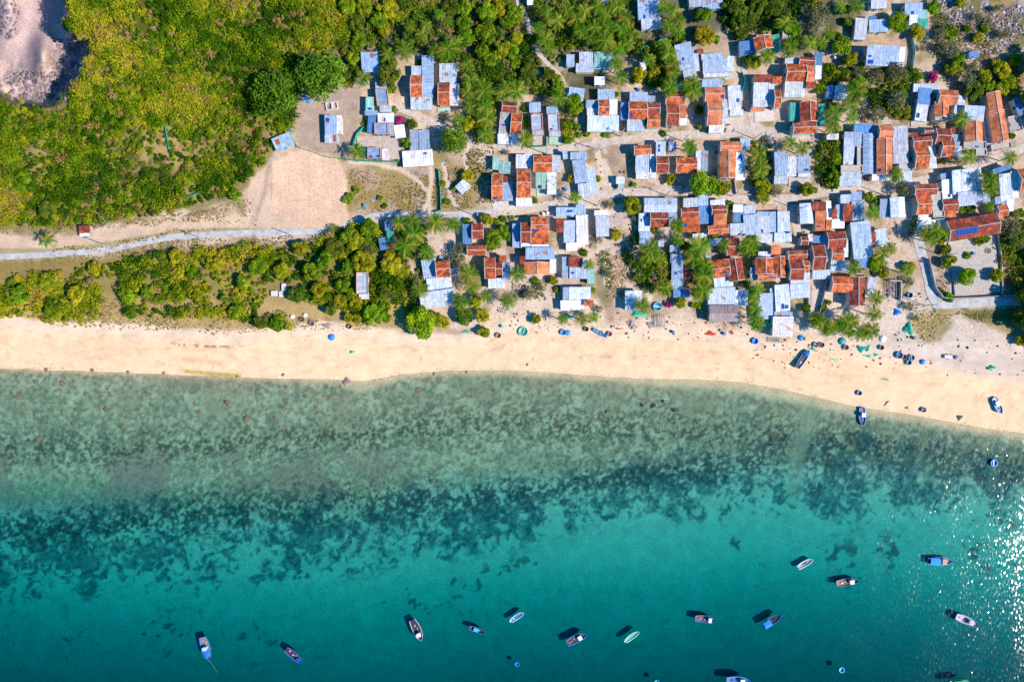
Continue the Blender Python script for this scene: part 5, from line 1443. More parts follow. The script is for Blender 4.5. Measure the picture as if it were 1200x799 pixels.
make_boat(943.3,660,5.4,1.7,30,'white open boat with an orange patch at its stern',WHITE,WHITE,(.25,.38,.45),cargo=[(-.35,-.2,.3,(.9,.2,.05)),(.05,0,.4,(.1,.16,.22)),(-.12,.1,.3,(.08,.2,.3))])
make_boat(992.5,681.5,7.3,2.2,8,'dark boat with cream foredeck and cream aft cargo',NAVY,(.05,.06,.2),(.14,.10,.10),cabin=(.12,.3,.55,.8,(.72,.68,.68)),cargo=[(-.25,-.1,.6,(.75,.55,.42)),(-.08,.2,.45,(.6,.42,.3))])
make_boat(1101,657,7.8,2.5,0,'blue boat with a brown wheelhouse and flat blue aft awning',BLUE,SKY,(.25,.12,.09),cabin=(.08,.24,.7,1.0,(.42,.22,.16)),canopy=(-.42,0,.85,.5,(.04,.30,.85)),cargo=[(.33,0,.4,WHITE)])
make_boat(1132.5,726.5,7.6,2.5,-22,'blue-rimmed boat with pale grey aft deck, nearest the right edge',BLUE,(.03,.10,.45),(.5,.42,.45),cabin=(.1,.28,.6,.9,(.45,.36,.32)),cargo=[(-.3,.1,.5,(.6,.5,.52)),(-.1,-.2,.4,(.35,.25,.25))])
make_boat(865,797,7.8,2.4,-2,'bright blue boat cut by the bottom edge of the photo',SKY,(.06,.3,.8),(.05,.2,.5),cabin=(.1,.26,.6,.9,WHITE),cargo=[(-.25,0,.5,(.05,.1,.3)),(-.05,.2,.4,(.3,.2,.2))])
make_boat(1124,799.5,6.5,2.0,5,'boat with a green awning almost hidden below the bottom edge',(.03,.2,.15),MINT,(.1,.2,.15),canopy=(-.3,.3,.85,.6,(.05,.45,.2)))
make_boat(1010.3,487.5,5.9,2.1,-88,'blue boat moored in the shallows right off the sand',BLUE,SKY,(.07,.12,.35),cabin=(-.2,.0,.55,1.1,WHITE),cargo=[(.2,0,.45,(.35,.25,.25)),(.35,.1,.35,NAVY)])
make_boat(940.5,420.5,6.8,2.0,56,'long dark-blue boat lying on the sand below the white roof',NAVY,BLUE,(.12,.08,.09),z=gz(940,421)+.3,cargo=[(-.2,0,.5,(.55,.60,.7)),(.1,0,.4,(.25,.1,.08))],canopy=(.2,.42,.7,.3,(.02,.15,.55)),D=1.25)
make_boat(1168.7,475,5.6,2.0,-65,'blue and white boat grounded on the sand at the right edge',BLUE,SKY,(.6,.62,.66),z=gz(1168,475)+.3,cabin=(-.28,-.02,.6,.7,WHITE),cargo=[(.2,.1,.45,(.05,.2,.5)),(.32,-.2,.3,NAVY)])
make_boat(703.2,390.3,5.3,1.15,-31,'slim light-blue boat lying on the sand below the palms',SKY,(.08,.25,.45),(.10,.28,.42),z=gz(703,390)+.25,cargo=[(-.2,0,.25,WHITE),(.05,0,.25,(.6,.6,.6)),(.25,0,.2,(.2,.2,.2))],D=.7,cat='boat',name='rowing_boat')

def coracle(px, py, r, hull, rim, label, z=None, upside=False, cat='coracle', inside=None):
    z = gz(px, py) if z is None else z
    w = W(px, py, z+.3)
    root = empty('coracle', (w.x, w.y, z), rnd.uniform(0, 6), label, cat, 'round basket boats')
    if upside:
        m = MB().lathe([(r, .05), (r*.97, .25), (r*.8, .52), (r*.45, .68), (.02, .72)], 20)
        painted(m, 'hull', MPAINT, hull, root, True)
        m = MB().lathe([(r*1.0, .02), (r*1.06, .02), (r*1.06, .14), (r*1.0, .14), (r*1.0, .02)], 20); painted(m, 'rim', MPAINT, rim, root)
    else:
        m = MB().lathe([(.02, .0), (r*.5, .03), (r*.85, .22), (r, .62), (r*.94, .62), (r*.8, .3), (r*.45, .14), (.02, .12)], 20)
        painted(m, 'hull', MPAINT, hull, root, True)
        m = MB().lathe([(r*.9, .58), (r*1.07, .58), (r*1.07, .72), (r*.9, .72), (r*.9, .58)], 20); painted(m, 'rim', MPAINT, rim, root)
        if inside:
            m = MB(); m.box(-r*.82, -.14, .40, r*.82, .14, .46); painted(m, 'bench', MPAINT, inside, root)
    return root
DK = (.07,.05,.05); BR = (.20,.12,.09)
coracle(388.4,395,1.15,(.03,.22,.60),(.10,.35,.7),'bright blue coracle alone on the sand below the coastal trees',upside=True)
coracle(342.2,371,.75,WHITE,WHITE,'left one of two white upturned coracles in the dry grass',upside=True)
coracle(357.3,369.2,.75,WHITE,WHITE,'right one of two white upturned coracles in the dry grass',upside=True)
coracle(354,374.4,.8,DK,BR,'dark coracle just below the right white upturned one',inside=BR)
coracle(365.5,379.2,.9,BR,(.3,.2,.2),'brown coracle on the pale bank right of the white upturned pair',inside=DK)
coracle(409.5,382.8,.75,BR,DK,'brown coracle by the driftwood under the coastal trees')
coracle(613.2,388.4,1.6,(.06,.42,.30),(.3,.6,.5),'large sea-green coracle on the sand below the rusty-tile beach houses',inside=TAN)
coracle(660,389.3,1.0,(.04,.16,.40),(.2,.4,.6),'darker left coracle of a touching blue pair on the sand')
coracle(665.6,389.8,.95,(.05,.30,.62),(.2,.5,.8),'brighter right coracle of a touching blue pair on the sand',upside=True)
coracle(584,393,.9,BR,(.35,.25,.2),'brown basket coracle near the trees at the beach edge, left of the green one')
coracle(687,385.6,.8,DK,BR,'dark coracle above left of the slim light-blue boat')
coracle(714.3,391.2,.8,(.3,.12,.14),BR,'reddish coracle right of the slim light-blue boat')
coracle(770.3,359.2,1.45,(.03,.22,.36),(.08,.36,.56),'large teal-blue coracle with white gear beside the magenta flowers',inside=WHITE)
coracle(884.7,399.6,1.05,(.02,.15,.55),(.05,.3,.7),'royal blue coracle left of the brilliant white beach roof')
coracle(938.8,395.8,1.0,(.03,.22,.55),(.05,.35,.65),'blue coracle just right of the brilliant white beach roof',upside=True)
coracle(956,404,.9,DK,GREY,'left of two dark coracles above the long dark-blue boat',inside=GREY)
coracle(962.8,404.2,.85,DK,BR,'right of two dark coracles above the long dark-blue boat',inside=BR)
coracle(987,399.7,1.3,(.03,.25,.30),(.04,.12,.14),'teal coracle ringed by dark gear under the beach palms',upside=True)
coracle(991.3,407,.9,BR,TAN,'brown coracle on the sand below the teal one',inside=DK)
coracle(1032.7,407.2,.8,DK,BR,'brown coracle below the white upturned one at the palms')
coracle(1034.8,397.2,1.15,WHITE,(.7,.7,.75),'white upturned coracle at the right end of the beach palms',upside=True)
coracle(1053.2,416,1.15,(.02,.22,.42),NAVY,'blue coracle leading the cluster of small boats on grey sand',inside=NAVY)
coracle(1059.3,418,.8,(.25,.12,.12),BR,'reddish-brown coracle touching the blue one on grey sand')
coracle(1068,419.2,1.0,NAVY,GREY,'navy coracle above the small teal-edged one on grey sand',inside=GREY)
coracle(1064.7,424.6,.9,(.04,.12,.2),(.1,.3,.4),'small teal-edged coracle, lowest of the cluster on grey sand')
coracle(1081.6,424,.95,(.02,.25,.65),(.05,.4,.8),'bright blue coracle apart to the right of the cluster',upside=True)
coracle(1065.8,346,.95,NAVY,(.03,.2,.4),'navy coracle on the bank beside the lane corner')
coracle(1006.8,460.4,.85,(.04,.10,.25),GREY,'small dark-blue coracle on the wet sand above the moored boat')
coracle(1082,480,.85,(.14,.08,.10),(.2,.15,.2),'dark coracle at the waterline right of the moored boat',inside=GREY)
coracle(1164.3,542.2,1.15,(.03,.18,.62),(.08,.35,.85),'blue coracle with a white centre afloat near the right edge',z=0.0,inside=WHITE)
coracle(986,784.2,.9,(.03,.30,.60),(.15,.60,.80),'pale blue ringed coracle afloat near the bottom edge',z=0.0)
coracle(606,777.5,.7,(.02,.20,.65),(.04,.3,.8),'tiny blue coracle afloat below the slender light-blue boat',z=0.0)
coracle(769.5,798.5,.8,(.02,.3,.4),(.04,.4,.55),'small teal coracle cut by the bottom edge',z=0.0)
coracle(747.3,319.5,1.1,NAVY,WHITE,'white-rimmed coracle parked left in the shady boat yard',inside=GREY)
coracle(761.5,319.5,1.1,(.03,.10,.3),(.3,.5,.7),'blue-rimmed coracle parked right in the shady boat yard',inside=NAVY)

# ---------------------------------------------------------------- nets, tarps, racks and gear on the sand
def heap(name, px, py, rx, ry, ang, hh, colr, mat, label, cat, group=None, rough=.22):
    g = gz(px, py); w = W(px, py, g+hh*.5); rs = random.Random(int(px*13+py*7)); m = MB(); n = 22; rings = 7
    ph = rs.uniform(0, 6); ed = [1 + .28*math.sin(3*2*math.pi*k/n+ph) + rs.uniform(-.18, .18) for k in range(n)]
    for i in range(rings+1):
        t = i/rings
        for k in range(n):
            a = 2*math.pi*k/n; q = t*ed[k]
            zz = hh*(1-t**2)*(1+rs.uniform(-rough, rough)*1.4) if i < rings else -.15
            m.v.append((rx*q*math.cos(a), ry*q*math.sin(a), zz))
    for i in range(rings):
        for k in range(n): a = i*n+k; b_ = i*n+(k+1) % n; m.f.append((a, a+n, b_+n, b_))
    o = m.build(name, mat, None, True); o.location = (w.x, w.y, g); o.rotation_euler = (0, 0, math.radians(ang)); o.color = (*colr, 1)
    return tag(o, label, cat, group)
GN = (.02,.36,.24)
heap('net_heap',412,412.2,1.0,.55,5,.3,GN,MCLOTH,'small green net heap alone on the open sand','fishing net')
heap('net_heap',1009.5,408.5,1.9,1.2,-8,.6,(.02,.32,.28),MCLOTH,'big green net heap with blue floats below the beach palms','fishing net')
heap('net_heap',1017.5,407,1.0,.8,60,.3,(.05,.45,.28),MCLOTH,'loose green net just right of the big net heap','fishing net')
heap('net_heap',1026.5,415.5,.95,.6,-10,.3,(.04,.42,.28),MCLOTH,'small green net, rightmost of the net group on the sand','fishing net')
heap('net_heap',1016.5,417,1.7,.5,-8,.25,(.04,.45,.28),MCLOTH,'flat spread green net below the big net heap','fishing net')
heap('net_heap',951.5,408.8,1.8,.4,-20,.25,(.04,.40,.25),MCLOTH,'stringy green net above the long dark-blue beached boat','fishing net')
heap('net_heap',977,421,2.1,.25,-22,.12,(.15,.48,.28),MCLOTH,'thin green net strand on open sand right of the beached boat','fishing net')
heap('net_heap',1038,444.5,1.6,.4,-12,.16,(.12,.42,.20),MCLOTH,'green net strand lowest on the beach, left of the cart','fishing net')
heap('net_heap',1162,430.3,1.6,.8,8,.5,GN,MCLOTH,'green net heap with pale floats near the right edge','fishing net')
heap('tarpaulin',1065,385,1.7,2.1,10,.9,(.02,.34,.25),MCLOTH,'tall dark-green tarpaulin bundle with a white edge by the dry grass','tarpaulin')
heap('tarpaulin',1052,365.5,1.4,1.2,0,.7,(.02,.22,.60),MCLOTH,'bright blue tarpaulin bundle above the green one','tarpaulin')
heap('tarpaulin',1012,301,1.2,.6,0,.3,(.02,.15,.5),MCLOTH,'small blue sheet at the edge of the shaded blue house','tarpaulin')
heap('tarpaulin',357.5,115.5,1.9,.75,-35,.5,(.04,.35,.75),MCLOTH,'bright blue tarpaulin poking out under the huge right tree','tarpaulin')
heap('tarpaulin',588.5,98,3.8,1.3,-12,.5,(.18,.42,.72),MCLOTH,'crumpled pale-blue tarpaulin among palms at the grove','tarpaulin')
heap('tarpaulin',773,313,1.5,1.2,20,.6,(.05,.28,.66),MCLOTH,'blue tarpaulin over gear in the shady boat yard','tarpaulin')
heap('net_heap',901,377,1.2,2.0,-10,.9,(.02,.55,.30),MCLOTH,'vivid green net hanging left of the brilliant white roof','fishing net')
heap('net_heap',748,367.5,2.7,1.1,-6,.8,(.02,.50,.35),MCLOTH,'emerald net draped below the net-draped white hut','fishing net')
heap('net_heap',665.5,371,2.2,1.0,-5,.5,(.01,.25,.22),MCLOTH,'dark green net heap below the white ribbed beach house','fishing net')
heap('net_heap',704.5,388.5,.9,.4,0,.3,GN,MCLOTH,'little green net beside the bow of the slim light-blue boat','fishing net')
heap('net_heap',545.5,388.5,1.8,.6,5,.3,(.03,.38,.30),MCLOTH,'turquoise net at the sand edge right of the vivid beach tree','fishing net')
heap('red_net',832.5,390.3,1.9,.9,-8,.4,(.55,.07,.05),MCLOTH,'tangled red net on the sand below the brown beach hall','fishing net')
heap('red_net',857,388.8,.8,.6,10,.3,(.50,.10,.06),MCLOTH,'small red net right of the large red tangle','fishing net')
heap('red_net',725,385,1.6,.35,-4,.2,(.45,.12,.08),MCLOTH,'faint red net strand on the sand left of the racks','fishing net')
heap('driftwood',382.5,381.5,2.0,1.0,-10,.4,(.32,.26,.25),MCLOTH,'grey driftwood heap on the bank under the coastal trees','driftwood')
heap('driftwood',1125,488.8,1.3,.9,20,.4,(.10,.12,.11),MCLOTH,'dark branching driftwood at the right waterline','driftwood')
heap('seaweed_clump',1039.5,471.5,1.4,.5,45,.12,(.22,.16,.10),MCLOTH,'brown seaweed clump on wet sand right of the moored boat','seaweed')
heap('seaweed_clump',1062.5,477.5,.7,.5,0,.12,(.2,.13,.09),MCLOTH,'small seaweed clump left of the waterline coracle','seaweed')
heap('rock_pile',406,446,1.5,1.2,0,.5,(.28,.14,.08),MROCK,'brown rock at the waterline in the little sandy notch','rock')
# rocks and coral heads
def rock(px, py, r, label, hh=.5, colr=None, sub=False):
    z = gz(px, py); w = W(px, py, z); rs = random.Random(int(px*31+py)); m = MB(); r *= .6 if hh < .2 else .8
    n = 10; P = [(1.0,-.2),(.95,.25),(.7,.6),(.35,.85),(.05,.95)]
    for q, zz in P:
        for k in range(n):
            a = 2*math.pi*k/n; s_ = rs.uniform(.6, 1.3); m.v.append((r*q*s_*math.cos(a), r*q*s_*math.sin(a), zz*r*hh))
    for i in range(4):
        for k in range(n): a = i*n+k; b_ = i*n+(k+1) % n; m.f.append((a, b_, b_+n, a+n))
    m.f.append(tuple(range(4*n, 5*n)))
    o = m.build('rock', MCONC, None, True); o.location = w; o.color = (*(colr or (.42,.19,.11)), 1)
    return tag(o, label, 'rock', 'reddish rocks in the shallows')
BOX['the little sandy notch at the waterline'] = (418, 452, 16, 10)
BOX['the yellow seaweed at the waterline'] = (250, 437, 60, 6)
BOX['the blue boat moored in the shallows'] = (1010, 487, 10, 18)
for x, y, r in ((73,449,1.9),(100,461,1.4),(124,479,1.5),(86,495,1.5),(45,514,2.0),(20,465,1.5),(266,472,1.9),(233,483,1.4),(288,491,1.9),(322,489,1.4),(370,477,1.5),(358,464,1.2),(386,465,1.4),(489,457,1.5),(647,452,1.3),(655,495,1.3),(710,482,.9),(765,475,1.6),(789,480,1.5),(172,460,1.2),(126,455,1.0),(335,453,1.2),(88,479,1.0),(143,501,1.4),(1174,556,1.4),(1186,562,1.7),(752,474,1.2),(776,470,1.1)):
    rock(x, y, r, where_label('reddish-brown rock under shallow water' if x < 700 else 'dark rock under shallow water', x, y), .10, (.36,.21,.14) if x < 700 else (.09,.07,.06))
for x, y, r in ((54,433,.9),(108,434,1.0),(150,436,.8),(332,439,.8),(618,427,.7),(404,448,1.0),(192,437,.8),(278,441,.7),(509,438,.8),(547,436,.7)):
    rock(x, y, r, where_label('small rock at the waterline', x, y), .5, (.30,.15,.09))
# the village's small things
def box_thing(name, px, py, w_, d_, h_, ang, colr, label, cat, mat=None, lid=None, z=None):
    g = gz(px, py) if z is None else z; c = W(px, py, g+h_*.5)
    root = empty(name, (c.x, c.y, g), math.radians(ang), label, cat)
    m = MB(); m.box(-w_/2, -d_/2, -.2, w_/2, d_/2, h_); painted(m, 'body', mat or MPAINT, colr, root)
    m = MB(); m.box(-w_/2-.06, -d_/2-.06, h_+.003, w_/2+.06, d_/2+.06, h_+.09); painted(m, 'top', mat or MPAINT, lid or colr, root)
    return root
for x, y, w_, d_, a, l in ((322,344,2.2,1.8,2,'left white tomb of three in the coastal clearing'),(329.7,344.8,1.3,1.9,2,'lower right grey tomb of three in the coastal clearing'),(333,336.5,1.4,2.3,0,'upper right tall tomb of three in the coastal clearing')):
    box_thing('tomb', x, y, w_, d_, .8, a, (.55,.5,.5), l, 'tomb', MCONC, (.62,.6,.6))
def barrel(px, py, colr, label, r=.45, h_=1.0):
    g = gz(px, py); c = W(px, py, g+.5); root = empty('water_barrel', (c.x, c.y, g), 0, label, 'barrel')
    m = MB().lathe([(.01,0),(r*.92,0),(r,.15),(r,h_-.15),(r*.92,h_),(.01,h_)], 14); painted(m, 'body', MPAINT, colr, root, False)
    m = MB().lathe([(.01,h_+.01),(r*.7,h_+.01),(r*.7,h_+.07),(.01,h_+.07)], 12); painted(m, 'lid', MPAINT, tuple(min(1, c_*1.5+.05) for c_ in colr), root)
for x, y, c_, k in ((663,222,(.02,.15,.5),'blue barrel'),(427.5,241,(.03,.25,.45),'blue barrel'),(516.5,302,(.05,.3,.55),'pale blue barrel'),(637,251,WHITE,'white barrel'),(642,250,(.7,.75,.8),'white barrel'),
                    (789,389,(.05,.12,.3),'dark blue barrel'),(588.5,382.5,(.05,.4,.4),'teal barrel'),(849,391,(.05,.15,.4),'blue barrel'),(1071.5,396,(.1,.1,.12),'black barrel'),(1140.5,297,(.02,.10,.35),'deep blue barrel'),
                    (748,105,(.02,.1,.4),'blue barrel'),(811,139,(.02,.1,.3),'blue barrel'),(944,397,(.6,.25,.1),'orange barrel'),(879,64,(.02,.2,.5),'blue barrel'),(1010,62,(.05,.3,.5),'blue barrel'),(978.5,68,(.5,.55,.65),'grey barrel'),(698,277,(.02,.03,.08),'black barrel')):
    barrel(x, y, c_, where_label(k, x, y), .55)
def scooter(px, py, ang, colr, label):
    g = gz(px, py); c = W(px, py, g+.5); root = empty('motor_scooter', (c.x, c.y, g), math.radians(ang), label, 'motor scooter', 'parked motor scooters')
    for x in (-.62, .62):
        m = MB(); n = 14
        for rr, yy in ((.14,-.05),(.27,-.06),(.27,.06),(.14,.05),(.14,-.05)):
            for k in range(n): a = 2*math.pi*k/n; m.v.append((x+rr*math.cos(a), yy, .27+rr*math.sin(a)))
        for i in range(4):
            for k in range(n): a = i*n+k; b_ = i*n+(k+1) % n; m.f.append((a, b_, b_+n, a+n))
        m.build('wheel', MRUB, root)
    m = MB(); m.box(-.75,-.15,.4,-.05,.15,.72); m.box(-.05,-.14,.25,.35,.14,.34); m.box(.3,-.17,.3,.45,.17,.95); painted(m, 'body', MPAINT, colr, root)
    m = MB(); m.box(-.7,-.14,.723,-.02,.14,.82); m.build('seat', MRUB, root)
    m = MB(); m.tube([(.4,-.36,1.02),(.42,0,1.05),(.4,.36,1.02)],[.03]*3,6); m.tube([(.62,0,.3),(.42,0,1.05)],[.035]*2,6); m.build('handlebar', MRUB, root)
for x, y, a, c_, k in ((853.5,146.5,20,(.6,.03,.03),'red motor scooter'),(850,152.5,70,(.05,.05,.08),'black motor scooter'),(837,153.5,85,(.05,.07,.2),'dark blue motor scooter'),(843.5,153.8,95,(.08,.08,.1),'dark motor scooter'),(829.5,152,80,(.2,.05,.2),'plum motor scooter'),
                       (1098,145.8,10,(.7,.7,.7),'white motor scooter'),(1091,146,10,(.5,.5,.55),'silver motor scooter'),(607.5,253.8,20,(.05,.05,.07),'black motor scooter'),(692.5,288,70,(.2,.12,.1),'brown motor scooter'),(766,101,40,(.1,.1,.3),'blue motor scooter'),(1081,305,80,(.5,.05,.1),'crimson motor scooter'),(800.5,220.3,85,(.5,.2,.1),'orange motor scooter')):
    scooter(x, y, a, c_, where_label(k, x, y))
# cart on the sand
g = gz(1112, 418); c = W(1112, 418, g+.5); root = empty('boat_trailer', (c.x, c.y, g), math.radians(-4), 'white-covered trailer with a dark coracle-sized load and a long drawbar on the sand', 'trailer')
m = MB(); m.box(-1.7,-.65,.45,1.2,.65,.75); painted(m, 'bed', MPAINT, (.6,.58,.62), root)
m = MB(); m.box(-1.6,-.6,.753,1.0,.6,.86); painted(m, 'cover', MCLOTH, (.72,.70,.76), root)
m = MB(); m.tube([(1.2,0,.6),(5.5,-.6,.2)],[.07,.05],6); painted(m, 'drawbar', MPAINT, (.3,.2,.18), root)
for s_ in (-1, 1):
    m = MB(); n = 14
    for rr, yy in ((.2,-.08),(.4,-.08),(.4,.08),(.2,.08)):
        for k in range(n): a = 2*math.pi*k/n; m.v.append((-.2+rr*math.cos(a), s_*.78+yy, .4+rr*math.sin(a)))
    for i in range(3):
        for k in range(n): a = i*n+k; b_ = i*n+(k+1) % n; m.f.append((a, b_, b_+n, a+n))
    m.build('wheel', MRUB, root)
m = MB().lathe([(.75,.8),(.72,1.05),(.5,1.25),(.02,1.3)],14,2.0,0); painted(m, 'load', MPAINT, (.08,.06,.12), root)
# drying racks of poles
def rack(px, py, w_, d_, ang, label, n=5, colr=(.20,.14,.16)):
    g = gz(px, py); c = W(px, py, g+.8); root = empty('drying_rack', (c.x, c.y, g), math.radians(ang), label, 'drying rack')
    for sx in (-1, 1):
        for sy in (-1, 1):
            m = MB(); m.tube([(sx*w_/2, sy*d_/2, -.3), (sx*w_/2, sy*d_/2, 1.2)], [.07,.06], 6); painted(m, 'post', MPAINT, colr, root)
    for i in range(n):
        x = -w_/2 + w_*(i+.5)/n; m = MB(); m.tube([(x, -d_/2-.3, 1.22), (x+rnd.uniform(-.2,.2), d_/2+.3, 1.25)], [.09,.09], 6); painted(m, 'rail', MPAINT, tuple(c_*rnd.uniform(.6, 1.5) for c_ in colr), root)
rack(773.5,377,3.2,3.8,8,'large pole rack on the sand below the teal-blue coracle',7)
rack(742.5,381,1.8,2.3,30,'small pole rack below the emerald net')
rack(624.5,377,2.0,1.0,-25,'low dark rack on the sand below the beach-edge palms',4,(.10,.07,.08))
rack(590,364,2.4,1.2,-15,'slanted wooden rack between two palms at the beach edge',4)
rack(1045,338,3.2,5.5,0,'tall rack in the cluttered pen beside the narrow pale roof',6,(.3,.24,.26))
rack(910,399,4.6,1.1,0,'long rack along the front of the brilliant white roof',9,(.16,.14,.24))
heap('woven_mat',761.8,380,1.5,1.3,15,.12,(.30,.27,.24),MCLOTH,'flat grey-brown woven mat on the sand between two racks','mat')
# concrete pen in the cleared yard
g = gz(389, 124.5); c = W(389, 124.5, g+.4); root = empty('concrete_pen', (c.x, c.y, g), math.radians(8), 'low white concrete pen in the cleared yard, above the isolated house', 'pen')
m = MB(); 
for a in ((-2,-1.3,2,-1.1),(-2,1.1,2,1.3),(-2,-1.1,-1.8,1.1),(1.8,-1.1,2,1.1),(-.1,-1.1,.1,1.1)): m.box(a[0],a[1],-.3,a[2],a[3],.9)
painted(m, 'wall', MCONC, (.68,.62,.6), root)
m = MB(); m.box(-1.8,-1.1,-.2,-.1,1.1,.12); painted(m, 'basin', MCONC, (.20,.20,.25), root)
m = MB(); m.box(.1,-1.1,-.2,1.8,1.1,.2); painted(m, 'basin', MCONC, (.5,.42,.4), root)
# maroon hut by the dirt track
hut = []
TILES['Z'] = (0, 0)
house('little maroon hut with a white front by the dirt track', 'Z', [['fs','R',str(92*K),str(264*K),str(105*K),str(273*K),'r-3','h2.4'],['fs','W',str(93*K),str(273*K),str(107*K),str(277*K),'r-3','h2.1']], hut)
tag(hut[0]['root'], 'little maroon hut with a white front edge by the dirt track', 'hut')
rk = [('cable_spool', 411.5, 159.5)]

# ---------------------------------------------------------------- fences, walls, poles
def fence(pts, label, hh=1.5, colr=GN, name='net_fence', step=3.0, cat='fence'):
    P = [W(x, y, gz(x, y)) for x, y in pts]; o0 = P[0].copy(); root = empty(name, o0, 0, label, cat)
    m = MB(); posts = 0
    for a, b_ in zip(P[:-1], P[1:]):
        d = (b_-a); n = Vector((-d.y, d.x, 0)).normalized()*.05; a0 = a-o0; b0 = b_-o0
        q = [(a0-n, b0-n), (a0+n, b0+n)]
        m.quad(tuple(a0-n+Vector((0,0,-.2))), tuple(b0-n+Vector((0,0,-.2))), tuple(b0-n+Vector((0,0,hh))), tuple(a0-n+Vector((0,0,hh))))
        m.quad(tuple(a0+n+Vector((0,0,-.2))), tuple(a0+n+Vector((0,0,hh))), tuple(b0+n+Vector((0,0,hh))), tuple(b0+n+Vector((0,0,-.2))))
        m.quad(tuple(a0-n+Vector((0,0,hh))), tuple(b0-n+Vector((0,0,hh))), tuple(b0+n+Vector((0,0,hh))), tuple(a0+n+Vector((0,0,hh))))
        k = max(1, int(d.length/step))
        for i in range(k):
            if posts >= 60: break
            p = a0 + (b0-a0)*(i/k); mm = MB(); mm.tube([(p.x, p.y, p.z-.3), (p.x, p.y, p.z+hh+.25)], [.06,.06], 6); mm.build('post', MWOOD, root); posts += 1
    painted(m, 'net_panel', MCLOTH, colr, root)
def wall(pts, label, hh=1.5, colr=(.42,.40,.40), th=.12):
    P = [W(x, y, gz(x, y)) for x, y in pts]; m = MB(); o0 = P[0].copy()
    for i, (a, b_) in enumerate(zip(P[:-1], P[1:])):
        d = (b_-a); u = d.normalized(); n = Vector((-u.y, u.x, 0)).normalized()*th; a0 = a-o0-u*(0 if i == 0 else -.16); b0 = b_-o0+u*.1
        z0 = -.5; c4 = [a0-n, b0-n, b0+n, a0+n]; k = len(m.v)
        for p in c4: m.v.append((p.x, p.y, p.z+z0))
        for p in c4: m.v.append((p.x, p.y, p.z+hh+.004*i))
        m.f += [(k,k+3,k+2,k+1),(k+4,k+5,k+6,k+7),(k,k+1,k+5,k+4),(k+1,k+2,k+6,k+5),(k+2,k+3,k+7,k+6),(k+3,k,k+4,k+7)]
    o = m.build('garden_wall', MCONC); o.location = o0; o.color = (*colr, 1); tag(o, label, 'wall')
fence([(333,137),(339,154),(344,164),(349,173),(362,177),(381,184),(400,187),(420,189),(440,190),(470,190)],'green net fence between the cleared yard and the sand lot',1.2)
fence([(180,72),(183,80),(177,88),(184,108),(190,122),(194,140),(197,160),(200,176)],'green net fence running down through the hillside scrub',1.3)
fence([(212,234),(225,230),(240,224)],'short green net fence above the dirt track in scrub',1.2)
fence([(414,172),(419,158),(427,150)],'short green net fence beside the brick-rimmed flat house',1.5)
fence([(514,199),(516,220),(517,247),(509,249)],'straight green fence crossing the dry lot to the road',1.4)
fence([(749,56),(752,68),(750,60),(765,53),(779,46)],'green fence with a corner beside the shaded top-edge house',1.8)
fence([(640,157),(640,172),(622,173)],'dark green fence between the slender twin houses',1.4)
fence([(1067,47),(1070,62),(1067,82)],'teal fence strip right of the blue ribbed hall',1.6,(.25,.55,.50))
fence([(503,158),(505,176),(502,190)],'green fence along the right side of the blue-and-white sheet house',1.3)
fence([(868,86),(872,96),(868,108)],'green fence right of the slim tin house at the alley',1.6)
wall([(1086,303),(1090,322),(1094,338),(1103,349),(1114,350),(1140,349),(1172,347),(1240,345)],'long grey wall curving beside the L-shaped concrete lane',1.7,(.36,.35,.38))
wall([(1168,274),(1171,300),(1173,345)],'pale wall on the right side of the paved yard',1.2,(.55,.5,.45))
wall([(1040.5,329),(1054,330),(1053.5,352)],'thin pale wall round the cluttered pen by the beach',1.5,(.62,.52,.50))
wall([(946,348),(947,372),(945,376)],'plain garden wall beside the alley to the beach',1.3)
wall([(968,325),(964,345),(958,370)],'dark garden wall along the right side of the beach alley',1.5,(.25,.25,.3))
wall([(690,172),(706,176)],'short wall at the corner of the upper lane',1.0)
wall([(722,222),(744,220),(770,222)],'low wall in front of the maroon-gabled lane house',1.0,(.5,.44,.4))
wall([(860,212),(862,228),(880,229)],'low wall enclosing the salmon gable house front',1.1,(.5,.44,.4))
wall([(907,226),(930,228),(944,222)],'low reddish wall below the four slim roofs',.9,(.45,.28,.2))
# paved yard of the solar hall
def yard(pts, colr, name='paved_yard'):
    m = MB(); Q = [W(x, y, gz(x, y)+.16) for x, y in pts]
    zc = max(q.z for q in Q)
    m.quad(*[(q.x, q.y, zc) for q in reversed(Q)])
    for a, b_ in zip(Q, Q[1:]+Q[:1]): m.quad((a.x,a.y,zc-1.2),(b_.x,b_.y,zc-1.2),(b_.x,b_.y,zc),(a.x,a.y,zc))
    o = m.build(name, MCONC); o.color = (*colr, 1); tag(o, kind='structure')
yard([(1112,283),(1166,276),(1171,342),(1118,346),(1116,318),(1108,292)],(.46,.40,.35))
yard([(700,262),(722,250),(735,252),(728,262),(712,270)],(.45,.37,.32))
yard([(884,127),(905,127),(907,142),(884,143)],(.62,.56,.50))
yard([(842,138),(870,138),(872,152),(838,155)],(.56,.46,.38))
yard([(576,236),(606,236),(606,246),(578,246)],(.60,.54,.48))
yard([(418,160),(470,160),(470,188),(438,186),(420,180)],(.50,.40,.33))
for x, y, r in ((1158,294,1.0),):
    g = gz(x, y); c = W(x, y, g+.3); root = empty('planter_ring', (c.x, c.y, g), 0, 'round concrete planter in the paved yard of the solar-panel hall', 'planter')
    m = MB().lathe([(r,-.1),(r*1.1,-.1),(r*1.1,.5),(r*.9,.5),(r*.9,.2)],20); painted(m, 'rim', MCONC, (.40,.38,.30), root)
    m = MB().lathe([(.02,.38),(r*.9,.38)],20); painted(m, 'soil', MCONC, (.16,.14,.08), root)
